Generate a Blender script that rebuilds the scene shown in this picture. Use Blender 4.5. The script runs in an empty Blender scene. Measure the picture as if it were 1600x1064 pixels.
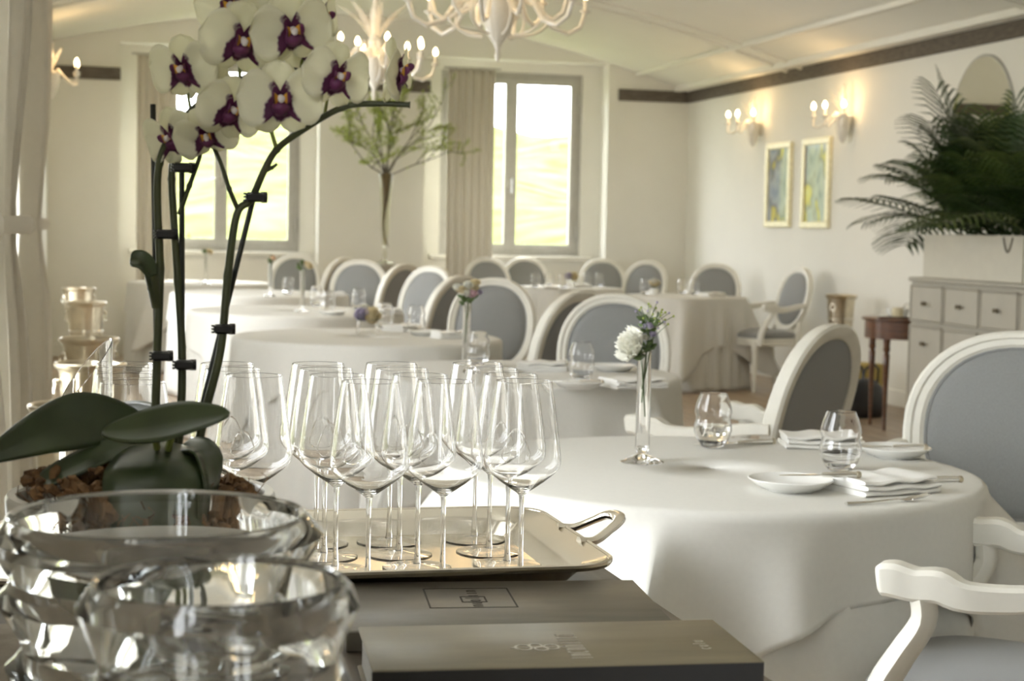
import bpy, math, random
from mathutils import Vector, Matrix, Euler
PI = math.pi
random.seed(7)
sc = bpy.context.scene
col = sc.collection

# ---------------------------------------------------------------- camera
# world: +Y runs along the right-hand wall towards the far windows, Z up, metres
CAM_R = ((0.96919987, -0.00320696, -0.24625461),
         (-0.24546588, 0.06843291, -0.96698678),
         (0.01995301, 0.99765057, 0.06553797))     # rows: world x, y, z of the camera axes
CAM_Z = 1.25
FPX = 2600.0
cam_d = bpy.data.cameras.new('camera')
cam = bpy.data.objects.new('camera', cam_d)
col.objects.link(cam)
m = Matrix(CAM_R).to_4x4()
m.translation = Vector((0, 0, CAM_Z))
cam.matrix_world = m
cam_d.sensor_width = 36.0
cam_d.lens = FPX / 1600 * 36
cam_d.clip_start = 0.05
cam_d.clip_end = 400
cam_d.dof.use_dof = True
cam_d.dof.focus_distance = 2.15
cam_d.dof.aperture_fstop = 10.0
sc.camera = cam

# ---------------------------------------------------------------- world, daylight, exposure
w = bpy.data.worlds.new('sky')
sc.world = w
w.use_nodes = True
bg = w.node_tree.nodes['Background']
bg.inputs[0].default_value = (0.95, 0.97, 1.0, 1)
bg.inputs[1].default_value = 13.0
sun_d = bpy.data.lights.new('sun_offscreen', 'SUN')
sun_d.energy = 6.0
sun_d.angle = 0.02
sun_d.color = (1.0, 0.94, 0.82)
sun = bpy.data.objects.new('sun_offscreen', sun_d)
sun.rotation_euler = (math.radians(-38), 0, math.radians(-12))
col.objects.link(sun)
LEFT_WINDOWS = ((-0.9, 0.5), (2.4, 4.1), (4.95, 6.2), (7.9, 9.2), (11.0, 12.4))
XL, XR, YB, YF = -0.38, 5.87, 16.0, -5.0
def area_portal(name, loc, rot, sx, sy):
    # sampling portal for the sky in a window opening; gives no light of its own
    d = bpy.data.lights.new(name, 'AREA')
    d.shape = 'RECTANGLE'
    d.size, d.size_y = sx, sy
    d.cycles.is_portal = True
    o = bpy.data.objects.new(name, d)
    o.location = loc
    o.rotation_euler = rot
    col.objects.link(o)
for (a, b) in LEFT_WINDOWS:
    area_portal('window_left_offscreen', (XL - 0.33, (a + b) / 2, 1.55), (0, -PI / 2, 0), 2.3, b - a)
for (a, b) in ((0.46, 1.98), (3.36, 4.82)):
    area_portal('window_back_daylight', ((a + b) / 2, YB + 0.36, 1.92), (-PI / 2, 0, 0), b - a, 1.84)
vs = sc.view_settings
vs.view_transform = 'Standard'
vs.look = 'None'
vs.gamma = 1.0
vs.use_curve_mapping = False
vs.exposure = 0.05
cy = sc.cycles
cy.max_bounces = 30
cy.diffuse_bounces = 5
cy.glossy_bounces = 6
cy.transmission_bounces = 30
cy.transparent_max_bounces = 24
cy.sample_clamp_indirect = 8.0

# ---------------------------------------------------------------- measuring helpers (photo point -> place in the room)
def ray(px, py):
    v = Vector(((px - 800) / FPX, -(py - 532) / FPX, -1.0))
    return Matrix(CAM_R) @ v
def at_z(px, py, z):
    r = ray(px, py)
    return Vector((0, 0, CAM_Z)) + r * ((z - CAM_Z) / r.z)
def at_d(px, py, d):
    return Vector((0, 0, CAM_Z)) + ray(px, py) * d

# ---------------------------------------------------------------- materials
MATS = {}
def nodes_of(name):
    mt = bpy.data.materials.new(name)
    mt.use_nodes = True
    nt = mt.node_tree
    return mt, nt, nt.nodes['Principled BSDF'], nt.nodes['Material Output']
def mat(name, c, rough=0.5, metal=0.0, var=0.06, scale=12.0, bump=0.0, bscale=200.0, spec=0.5, coat=0.0, stretch=None, c2=None, sheen=0.0):
    if name in MATS:
        return MATS[name]
    mt, nt, p, out = nodes_of(name)
    tc = nt.nodes.new('ShaderNodeTexCoord')
    mp = nt.nodes.new('ShaderNodeMapping')
    nt.links.new(tc.outputs['Object'], mp.inputs['Vector'])
    if stretch:
        mp.inputs['Scale'].default_value = stretch
    nz = nt.nodes.new('ShaderNodeTexNoise')
    nz.inputs['Scale'].default_value = scale
    nz.inputs['Detail'].default_value = 4
    nt.links.new(mp.outputs[0], nz.inputs['Vector'])
    rp = nt.nodes.new('ShaderNodeValToRGB')
    rp.color_ramp.elements[0].position = 0.3
    rp.color_ramp.elements[1].position = 0.7
    d = c2 if c2 else tuple(max(0, x * (1 - var)) for x in c)
    rp.color_ramp.elements[0].color = (*d, 1)
    rp.color_ramp.elements[1].color = (*[min(1, x * (1 + (0 if c2 else var))) for x in c], 1)
    nt.links.new(nz.outputs['Fac'], rp.inputs[0])
    nt.links.new(rp.outputs[0], p.inputs['Base Color'])
    p.inputs['Roughness'].default_value = rough
    p.inputs['Metallic'].default_value = metal
    p.inputs['Specular IOR Level'].default_value = spec
    p.inputs['Coat Weight'].default_value = coat
    p.inputs['Sheen Weight'].default_value = sheen
    if bump:
        n2 = nt.nodes.new('ShaderNodeTexNoise')
        n2.inputs['Scale'].default_value = bscale
        n2.inputs['Detail'].default_value = 3
        nt.links.new(mp.outputs[0], n2.inputs['Vector'])
        bp = nt.nodes.new('ShaderNodeBump')
        bp.inputs['Strength'].default_value = bump
        bp.inputs['Distance'].default_value = 0.002
        nt.links.new(n2.outputs['Fac'], bp.inputs['Height'])
        nt.links.new(bp.outputs[0], p.inputs['Normal'])
    MATS[name] = mt
    return mt
def glass(name, c=(1, 1, 1), ior=1.48, rough=0.0):
    if name in MATS:
        return MATS[name]
    mt, nt, p, out = nodes_of(name)
    g = nt.nodes.new('ShaderNodeBsdfGlass')
    g.inputs['Color'].default_value = (*c, 1)
    g.inputs['IOR'].default_value = ior
    g.inputs['Roughness'].default_value = rough
    nt.links.new(g.outputs[0], out.inputs['Surface'])
    nt.nodes.remove(p)
    MATS[name] = mt
    return mt
def pane(name):
    if name in MATS:
        return MATS[name]
    mt, nt, p, out = nodes_of(name)
    t = nt.nodes.new('ShaderNodeBsdfTransparent')
    t.inputs['Color'].default_value = (0.97, 0.985, 0.98, 1)
    g = nt.nodes.new('ShaderNodeBsdfGlossy')
    g.inputs['Roughness'].default_value = 0.02
    f = nt.nodes.new('ShaderNodeFresnel')
    f.inputs['IOR'].default_value = 1.45
    mx = nt.nodes.new('ShaderNodeMixShader')
    nt.links.new(f.outputs[0], mx.inputs[0])
    nt.links.new(t.outputs[0], mx.inputs[1])
    nt.links.new(g.outputs[0], mx.inputs[2])
    nt.links.new(mx.outputs[0], out.inputs['Surface'])
    nt.nodes.remove(p)
    MATS[name] = mt
    return mt
def emit(name, c, s):
    if name in MATS:
        return MATS[name]
    mt, nt, p, out = nodes_of(name)
    p.inputs['Base Color'].default_value = (*c, 1)
    p.inputs['Emission Color'].default_value = (*c, 1)
    p.inputs['Emission Strength'].default_value = s
    MATS[name] = mt
    return mt
def thin_cloth(name, c, tr=0.3, scale=90):
    """diffuse + translucent cloth or petal-like sheet"""
    if name in MATS:
        return MATS[name]
    mt, nt, p, out = nodes_of(name)
    nz = nt.nodes.new('ShaderNodeTexNoise')
    nz.inputs['Scale'].default_value = scale
    tc = nt.nodes.new('ShaderNodeTexCoord')
    nt.links.new(tc.outputs['Object'], nz.inputs['Vector'])
    rp = nt.nodes.new('ShaderNodeValToRGB')
    rp.color_ramp.elements[0].color = (*[x * 0.94 for x in c], 1)
    rp.color_ramp.elements[1].color = (*c, 1)
    nt.links.new(nz.outputs['Fac'], rp.inputs[0])
    nt.links.new(rp.outputs[0], p.inputs['Base Color'])
    p.inputs['Roughness'].default_value = 0.85
    t = nt.nodes.new('ShaderNodeBsdfTranslucent')
    nt.links.new(rp.outputs[0], t.inputs['Color'])
    mx = nt.nodes.new('ShaderNodeMixShader')
    mx.inputs[0].default_value = tr
    nt.links.new(p.outputs[0], mx.inputs[1])
    nt.links.new(t.outputs[0], mx.inputs[2])
    nt.links.new(mx.outputs[0], out.inputs['Surface'])
    MATS[name] = mt
    return mt
def petal_mat(name, base, spot, p0, p1, tr=0.35, noise=0.12):
    """colour from a per-point distance attribute 't' (0 at the flower's heart)"""
    if name in MATS:
        return MATS[name]
    mt, nt, p, out = nodes_of(name)
    a = nt.nodes.new('ShaderNodeAttribute')
    a.attribute_name = 't'
    nz = nt.nodes.new('ShaderNodeTexNoise')
    nz.inputs['Scale'].default_value = 90
    tc = nt.nodes.new('ShaderNodeTexCoord')
    nt.links.new(tc.outputs['Object'], nz.inputs['Vector'])
    ml = nt.nodes.new('ShaderNodeMath'); ml.operation = 'MULTIPLY_ADD'
    ml.inputs[1].default_value = noise
    nt.links.new(nz.outputs['Fac'], ml.inputs[0])
    nt.links.new(a.outputs['Fac'], ml.inputs[2])
    rp = nt.nodes.new('ShaderNodeValToRGB')
    rp.color_ramp.elements[0].position = p0
    rp.color_ramp.elements[0].color = (*spot, 1)
    rp.color_ramp.elements[1].position = p1
    rp.color_ramp.elements[1].color = (*base, 1)
    nt.links.new(ml.outputs[0], rp.inputs[0])
    nt.links.new(rp.outputs[0], p.inputs['Base Color'])
    p.inputs['Roughness'].default_value = 0.55
    t = nt.nodes.new('ShaderNodeBsdfTranslucent')
    nt.links.new(rp.outputs[0], t.inputs['Color'])
    mx = nt.nodes.new('ShaderNodeMixShader')
    mx.inputs[0].default_value = tr
    nt.links.new(p.outputs[0], mx.inputs[1])
    nt.links.new(t.outputs[0], mx.inputs[2])
    nt.links.new(mx.outputs[0], out.inputs['Surface'])
    MATS[name] = mt
    return mt

WALL = mat('wall_plaster', (0.80, 0.785, 0.715), 0.9, var=0.015, scale=3, bump=0.15, bscale=60)
CEIL = mat('ceiling_plaster', (0.80, 0.785, 0.715), 0.9, var=0.015, scale=2, bump=0.1, bscale=50)
FLOOR = mat('floor_boards', (0.36, 0.27, 0.18), 0.35, var=0.3, scale=3, stretch=(6, 0.4, 1), bump=0.2, bscale=30)
BEAM = mat('grey_brown_wood', (0.115, 0.095, 0.075), 0.7, var=0.3, scale=4, stretch=(3, 3, 14), bump=0.4, bscale=30)
WFRAME = mat('grey_window_paint', (0.48, 0.47, 0.43), 0.5, var=0.05)
PANE = pane('window_glass')
CLOTH = thin_cloth('white_linen', (0.79, 0.775, 0.72), 0.12)
NAPK = mat('napkin_linen', (0.85, 0.84, 0.80), 0.9, var=0.02, bump=0.2, bscale=900)
PAINT = mat('cream_chair_paint', (0.78, 0.76, 0.68), 0.42, var=0.03, scale=18, bump=0.06, bscale=90)
FABRIC = mat('blue_grey_upholstery', (0.275, 0.28, 0.275), 0.9, var=0.07, scale=160, bump=0.35, bscale=1400, sheen=0.25, stretch=(3, 3, 0.7))
SILVER = mat('polished_silver', (0.78, 0.74, 0.65), 0.17, 1.0, var=0.03, scale=20, bump=0.03, bscale=40)
STEEL = mat('table_silver', (0.86, 0.85, 0.82), 0.12, 1.0, var=0.02)
AGED = mat('aged_silver', (0.60, 0.54, 0.42), 0.28, 1.0, var=0.25, scale=7)
GLASS = glass('clear_glass')
CRYSTAL = glass('crystal', (0.98, 0.985, 0.985), 1.53)
WATER = glass('water', (1, 1, 1), 1.33)
PORC = mat('white_porcelain', (0.86, 0.86, 0.83), 0.15, var=0.01, spec=0.6)
COUNTER = mat('dark_counter_wood', (0.115, 0.092, 0.068), 0.38, var=0.28, scale=5, stretch=(14, 1.5, 1), bump=0.15, bscale=60)
SUEDE = mat('taupe_counter_cloth', (0.27, 0.23, 0.18), 0.95, var=0.25, scale=25, bump=0.5, bscale=400)
LEATHER = mat('grey_brown_leather', (0.150, 0.134, 0.105), 0.36, var=0.16, scale=10, bump=0.10, bscale=260, stretch=(1, 5, 1))
LEATHER2 = mat('olive_brown_book_cloth', (0.185, 0.155, 0.098), 0.42, var=0.14, scale=8, bump=0.10, bscale=320, stretch=(1, 5, 1))
SHADE_INK = mat('deboss_shade_and_print', (0.030, 0.026, 0.020), 0.6, var=0.05)  # dark colour paints the shade inside debossed lines, and the stamped lettering
FOIL = mat('silver_foil_print', (0.46, 0.43, 0.36), 0.35, 0.3, var=0.12, scale=400)
PAPER = mat('page_edges', (0.66, 0.64, 0.58), 0.8, var=0.1, scale=3, stretch=(1, 1, 300))
BLACKP = mat('black_cover_edge', (0.03, 0.029, 0.028), 0.5)
MURANO = mat('white_art_glass', (0.80, 0.77, 0.70), 0.15, var=0.03, spec=0.7)
BULB = emit('lit_bulb', (1.0, 0.72, 0.36), 22.0)
CURTAIN = thin_cloth('cream_curtain', (0.74, 0.70, 0.61), 0.14, 40)
def thin_glass(name, c, k):
    mt, nt, p, out = nodes_of(name)
    p.inputs['Base Color'].default_value = (*c, 1)
    p.inputs['Roughness'].default_value = 0.15
    tr = nt.nodes.new('ShaderNodeBsdfTransparent')
    mx = nt.nodes.new('ShaderNodeMixShader')
    mx.inputs[0].default_value = k
    nt.links.new(tr.outputs[0], mx.inputs[1]); nt.links.new(p.outputs[0], mx.inputs[2])
    nt.links.new(mx.outputs[0], out.inputs['Surface'])
    return mt
CLEARLEAF = thin_glass('clear_glass_leaf', (0.80, 0.76, 0.68), 0.22)
STEMG = mat('orchid_stem', (0.042, 0.048, 0.014), 0.5, var=0.3, scale=30)
STEMB = mat('orchid_fresh_stem', (0.22, 0.25, 0.06), 0.5, var=0.2, scale=30)
STAKE = mat('black_plant_stake', (0.012, 0.014, 0.010), 0.5)
CLIPM = mat('black_plastic', (0.008, 0.008, 0.009), 0.35)
OLEAF = mat('orchid_leaf', (0.034, 0.050, 0.018), 0.33, var=0.25, scale=25, spec=0.6)
BARK = mat('orchid_bark', (0.16, 0.085, 0.035), 0.9, var=0.5, scale=60, bump=0.6, bscale=150)
POTM = mat('white_ceramic_pot', (0.62, 0.60, 0.55), 0.25, var=0.03)
PALM = mat('palm_leaf', (0.035, 0.070, 0.016), 0.45, var=0.35, scale=8)
PALM2 = mat('pale_palm_leaf', (0.085, 0.125, 0.03), 0.45, var=0.3, scale=8)
SIDEB = mat('ivory_cabinet_paint', (0.43, 0.405, 0.335), 0.45, var=0.03)
PLANTER = mat('cream_planter_paint', (0.60, 0.565, 0.465), 0.5, var=0.03)
KNOB = mat('bronze_knob', (0.16, 0.13, 0.08), 0.35, 0.8, var=0.1)
WOOD = mat('dark_walnut', (0.115, 0.045, 0.016), 0.3, var=0.35, scale=5, stretch=(2, 2, 12), coat=0.3)
MIRROR = mat('mirror_silvering', (0.80, 0.80, 0.78), 0.02, 1.0, var=0.005)
GILT = mat('pale_gilt_frame', (0.82, 0.76, 0.52), 0.4, 0.15, var=0.1, scale=30)
GREEN = mat('cut_stem_green', (0.085, 0.135, 0.04), 0.5, var=0.2, scale=60)
WHITEP = thin_cloth('white_petal', (0.86, 0.85, 0.76), 0.3)
CREAMP = thin_cloth('cream_petal', (0.82, 0.72, 0.47), 0.3)
LILAC = thin_cloth('lilac_petal', (0.52, 0.47, 0.62), 0.3)
TWIG = mat('grey_twig', (0.12, 0.10, 0.075), 0.8, var=0.2)
BUDG = thin_cloth('spring_leaf', (0.42, 0.50, 0.13), 0.4)
GRASS = mat('sunny_grass', (0.185, 0.19, 0.082), 0.95, scale=0.6, c2=(0.085, 0.105, 0.030), spec=0.0)
HEDGE = mat('hedge_leaves', (0.12, 0.15, 0.04), 0.8, var=0.5, scale=3, spec=0.0)

# ---------------------------------------------------------------- mesh builder
class MB:
    def __init__(s):
        s.v = []; s.f = []; s.t = None
    def quad(s, a, b, c, d):
        n = len(s.v); s.v += [tuple(a), tuple(b), tuple(c), tuple(d)]; s.f.append((n, n + 1, n + 2, n + 3)); return s
    def box(s, x0, x1, y0, y1, z0, z1, bev=0.0):
        if bev <= 0:
            n = len(s.v)
            s.v += [(x, y, z) for z in (z0, z1) for y in (y0, y1) for x in (x0, x1)]
            for q in ((0, 2, 3, 1), (4, 5, 7, 6), (0, 1, 5, 4), (2, 6, 7, 3), (0, 4, 6, 2), (1, 3, 7, 5)):
                s.f.append(tuple(n + i for i in q))
        else:
            b = min(bev, (x1 - x0) / 2.01, (y1 - y0) / 2.01, (z1 - z0) / 2.01)
            loops = []
            for (z, ins) in ((z0, b), (z0 + b, 0), (z1 - b, 0), (z1, b)):
                xa, xb, ya, yb = x0 + ins, x1 - ins, y0 + ins, y1 - ins
                c = b * 0.6
                loops.append([(xa + c, ya, z), (xb - c, ya, z), (xb, ya + c, z), (xb, yb - c, z), (xb - c, yb, z), (xa + c, yb, z), (xa, yb - c, z), (xa, ya + c, z)])
            s.loft(loops, caps=True)
        return s
    def loft(s, loops, caps=False, close_ring=False):
        n = len(s.v); k = len(loops[0])
        for L in loops:
            s.v += [tuple(p) for p in L]
        R = len(loops)
        for i in range(R if close_ring else R - 1):
            i2 = (i + 1) % R
            for j in range(k):
                s.f.append((n + i * k + j, n + i * k + (j + 1) % k, n + i2 * k + (j + 1) % k, n + i2 * k + j))
        if caps and not close_ring:
            s.f.append(tuple(n + j for j in reversed(range(k))))
            s.f.append(tuple(n + (R - 1) * k + j for j in range(k)))
        return s
    def lathe(s, prof, seg=32, cx=0, cy=0, cz=0, cap=True):
        """prof: list of (r, z); closed at axis if r==0 at the ends"""
        n = len(s.v); idx = []
        for (r, z) in prof:
            if r <= 1e-6:
                idx.append([len(s.v)]); s.v.append((cx, cy, cz + z))
            else:
                st = len(s.v)
                for j in range(seg):
                    a = 2 * PI * j / seg
                    s.v.append((cx + r * math.cos(a), cy + r * math.sin(a), cz + z))
                idx.append(list(range(st, st + seg)))
        for a, b in zip(idx, idx[1:]):
            if len(a) == 1 and len(b) == 1:
                continue
            for j in range(seg):
                j2 = (j + 1) % seg
                if len(a) == 1:
                    s.f.append((a[0], b[j2], b[j]))
                elif len(b) == 1:
                    s.f.append((a[j], a[j2], b[0]))
                else:
                    s.f.append((a[j], a[j2], b[j2], b[j]))
        return s
    def tube(s, pts, rad, seg=8, caps=True, flat=None):
        """tube along points; rad number or list; flat=(wa, wb) scales of the two cross axes"""
        P = [Vector(p) for p in pts]
        R = rad if isinstance(rad, (list, tuple)) else [rad] * len(P)
        loops = []
        ref = None
        for i, p in enumerate(P):
            t = (P[min(i + 1, len(P) - 1)] - P[max(i - 1, 0)]).normalized()
            if ref is None:
                ref = Vector((0, 0, 1)) if abs(t.z) < 0.9 else Vector((1, 0, 0))
            u = (ref - t * ref.dot(t)).normalized()
            ref = u
            v = t.cross(u)
            fa, fb = flat if flat else (1, 1)
            loops.append([p + (u * math.cos(2 * PI * j / seg) * fa + v * math.sin(2 * PI * j / seg) * fb) * R[i] for j in range(seg)])
        s.loft(loops, caps=caps)
        return s
    def ball(s, c, r, seg=12, rings=8, sz=1.0):
        c = Vector(c)
        prof = [(r * math.sin(PI * i / rings), -r * sz * math.cos(PI * i / rings)) for i in range(rings + 1)]
        prof[0] = (0, -r * sz); prof[-1] = (0, r * sz)
        s.lathe(prof, seg, c.x, c.y, c.z)
        return s
    def grid(s, P):
        """P: rows of points"""
        n = len(s.v); k = len(P[0])
        for row in P:
            s.v += [tuple(p) for p in row]
        for i in range(len(P) - 1):
            for j in range(k - 1):
                s.f.append((n + i * k + j, n + i * k + j + 1, n + (i + 1) * k + j + 1, n + (i + 1) * k + j))
        return s
    def build(s, name, material, parent=None, smooth=True, solid=0.0, angle=0.7):
        me = bpy.data.meshes.new(name)
        me.from_pydata(s.v, [], s.f)
        if s.t is not None:
            a = me.attributes.new('t', 'FLOAT', 'POINT')
            a.data.foreach_set('value', s.t)
        me.materials.append(material)
        me.update()
        if smooth:
            me.polygons.foreach_set('use_smooth', [True] * len(me.polygons))
            if angle is not None:
                me.set_sharp_from_angle(angle=angle)
        o = bpy.data.objects.new(name, me)
        col.objects.link(o)
        if parent is not None:
            o.parent = parent
        if solid:
            md = o.modifiers.new('thickness', 'SOLIDIFY')
            md.thickness = solid
            md.offset = 0
        return o
def tag(o, label=None, cat=None, group=None, kind=None):
    if label: o['label'] = label
    if cat: o['category'] = cat
    if group: o['group'] = group
    if kind: o['kind'] = kind
    return o
def thing(name, label, cat, loc=(0, 0, 0), rz=0.0, group=None):
    o = bpy.data.objects.new(name, None)
    o.empty_display_size = 0.05
    col.objects.link(o)
    o.location = loc
    o.rotation_euler = (0, 0, rz)
    return tag(o, label, cat, group)
def copy_tree(o, parent=None):
    c = o.copy()
    col.objects.link(c)
    if parent is not None:
        c.parent = parent
    for ch in list(o.children):
        copy_tree(ch, c)
    return c
class Stamp:
    """first use hands out the prototype, later uses copies"""
    def __init__(s, root): s.root = root; s.used = False
    def put(s, loc, rz=0.0, label=None, group=None, scale=None):
        o = copy_tree(s.root) if s.used else s.root
        s.used = True
        o.location = loc
        o.rotation_euler = (0, 0, rz)
        if scale: o.scale = scale if isinstance(scale, (tuple, list)) else (scale,) * 3
        if label: o['label'] = label
        if group: o['group'] = group
        elif 'group' in o.keys(): del o['group']
        return o
class Stamps(Stamp):
    def put(s, loc, rz=0.0, label=None, group=None, scale=None):
        if s.used:
            src = s.last
            o = copy_tree(src)
        else:
            o = s.root
        s.used = True; s.last = s.root
        o.location = loc; o.rotation_euler = (0, 0, rz)
        o.scale = (scale if isinstance(scale, (tuple, list)) else (scale,) * 3) if scale else (1, 1, 1)
        if label: o['label'] = label
        if group: o['group'] = group
        elif 'group' in o.keys(): del o['group']
        return o
def struct(o):
    o['kind'] = 'structure'
    return o

# ================================================================ ROOM SHELL
def wall_cells(mb, us, zs, holes, put):
    us = sorted(set(us + [h[0] for h in holes] + [h[1] for h in holes]))
    zs = sorted(set(zs + [h[2] for h in holes] + [h[3] for h in holes]))
    for a, b in zip(us, us[1:]):
        for c, d in zip(zs, zs[1:]):
            um, zm = (a + b) / 2, (c + d) / 2
            if any(h[0] < um < h[1] and h[2] < zm < h[3] for h in holes):
                continue
            put(a, b, c, d)
def ceil_z(x):
    return 3.28 - 0.05 * (x - 2.4) ** 2
ZTOP = 3.5
floor = MB(); floor.box(XL - 0.4, XR + 0.3, YF - 0.3, YB + 0.4, -0.1, 0.0)
struct(floor.build('floor', FLOOR, smooth=False))
# floor boards that show between the chairs
fl = bpy.data.objects['floor']
bw = 0.16
pl = MB(); pl.box(0, bw - 0.006, 0, 2.4, 0, 0.006, 0.002)
plo = None
for i in range(14):
    for j in range(5):
        x0 = 3.7 + i * bw; y0 = 4.6 + j * 2.41 + (0.9 if i % 2 else 0) - 0.6
        if x0 + bw > XR - 0.02: continue
        if plo is None:
            plo = pl.build('plank', FLOOR, fl, smooth=False); o = plo
        else:
            o = plo.copy(); col.objects.link(o)
        o.location = (x0, y0, -0.001)
# right wall, front wall
r = MB(); r.box(XR, XR + 0.3, YF - 0.3, YB + 0.4, 0, ZTOP)
struct(r.build('wall_right', WALL, smooth=False))
r = MB(); r.box(XL - 0.4, XR + 0.3, YF - 0.3, YF, 0, ZTOP)
struct(r.build('wall_front', WALL, smooth=False))
# left wall with tall windows
r = MB()
wall_cells(r, [YF - 0.3, YB + 0.4], [0.0, ZTOP], [(a, b, 0.35, 2.65) for a, b in LEFT_WINDOWS],
           lambda a, b, c, d: r.box(XL - 0.36, XL, a, b, c, d))
struct(r.build('wall_left', WALL, smooth=False))
# back wall: inner skin with two deep niches, outer skin with the window openings
NICHE = ((0.27, 2.13), (3.16, 5.02))
WIN = ((0.464, 1.978), (3.36, 4.818))
WZ0, WZ1 = 1.005, 2.83
r = MB()
wall_cells(r, [XL - 0.3, XR + 0.3], [0.0, ZTOP], [(a, b, 0.0, 2.93) for a, b in NICHE],
           lambda a, b, c, d: r.box(a, b, YB, YB + 0.22, c, d))
wall_cells(r, [XL - 0.3, XR + 0.3], [0.0, ZTOP], [(a, b, WZ0, WZ1) for a, b in WIN],
           lambda a, b, c, d: r.box(a, b, YB + 0.22, YB + 0.40, c, d))
struct(r.build('wall_back', WALL, smooth=False))
# vaulted ceiling
r = MB(); NX = 40
xs = [XL - 0.3 + (XR - XL + 0.6) * i / NX for i in range(NX + 1)]
for a, b in zip(xs, xs[1:]):
    za, zb = ceil_z(a), ceil_z(b)
    n = len(r.v)
    for y in (YF - 0.3, YB + 0.3):
        r.v += [(a, y, za), (b, y, zb), (b, y, zb + 0.25), (a, y, za + 0.25)]
    for q in ((0, 1, 5, 4), (2, 3, 7, 6), (0, 3, 2, 1), (4, 5, 6, 7)):
        r.f.append(tuple(n + i for i in q))
struct(r.build('ceiling', CEIL, angle=0.6))
roof = MB(); roof.box(XL - 0.4, XR + 0.3, YF - 0.3, YB + 0.4, 3.5, 3.6)
struct(roof.build('roof_slab', CEIL, smooth=False))
# ceiling ribs and mouldings
tn = [0]
def trim(mb, material, **k):
    tn[0] += 1
    return struct(mb.build('trim_%d' % tn[0], material, **k))
def arch_rib(y, wdt, dep):
    r = MB(); L = []
    for i in range(NX + 1):
        x = XL + (XR - XL) * i / NX; z = ceil_z(x)
        L.append([(x, y - wdt / 2, z + 0.02), (x, y - wdt / 2, z - dep), (x, y + wdt / 2, z - dep), (x, y + wdt / 2, z + 0.02)])
    r.loft(L, caps=True)
    trim(r, CEIL)
for y in (13.2, 13.5, 9.2, 9.5, 5.2, 5.5):
    arch_rib(y, 0.05, 0.022)
for x, wd, dp in ((5.32, 0.05, 0.02), (5.74, 0.07, 0.03)):
    r = MB(); z = ceil_z(x)
    r.box(x - wd / 2, x + wd / 2, YF, YB, z - dp - 0.01, z + 0.05)
    trim(r, CEIL, smooth=False)
# dark wooden band high on the walls
r = MB(); r.box(XR - 0.03, XR + 0.01, YF, YB, 2.575, 2.69, 0.004)
trim(r, BEAM, smooth=False)
for a, b in ((XL, 0.275), (2.25, 3.205), (5.125, XR - 0.03)):
    r = MB(); r.box(a, b, YB - 0.03, YB + 0.01, 2.575, 2.69, 0.004)
    trim(r, BEAM, smooth=False)
for a, b, nm in ((XR - 0.02, XR, 'baseboard_right'),):
    r = MB(); r.box(a, b + 0.01, YF, YB, 0.0, 0.12, 0.004)
    struct(r.build(nm, WALL, smooth=False))
r = MB()
for a, b in ((XL, NICHE[0][0]), (NICHE[0][1], NICHE[1][0]), (NICHE[1][1], XR)):
    r.box(a, b, YB - 0.02, YB + 0.01, 0, 0.12, 0.004)
struct(r.build('baseboard_back', WALL, smooth=False))
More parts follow.
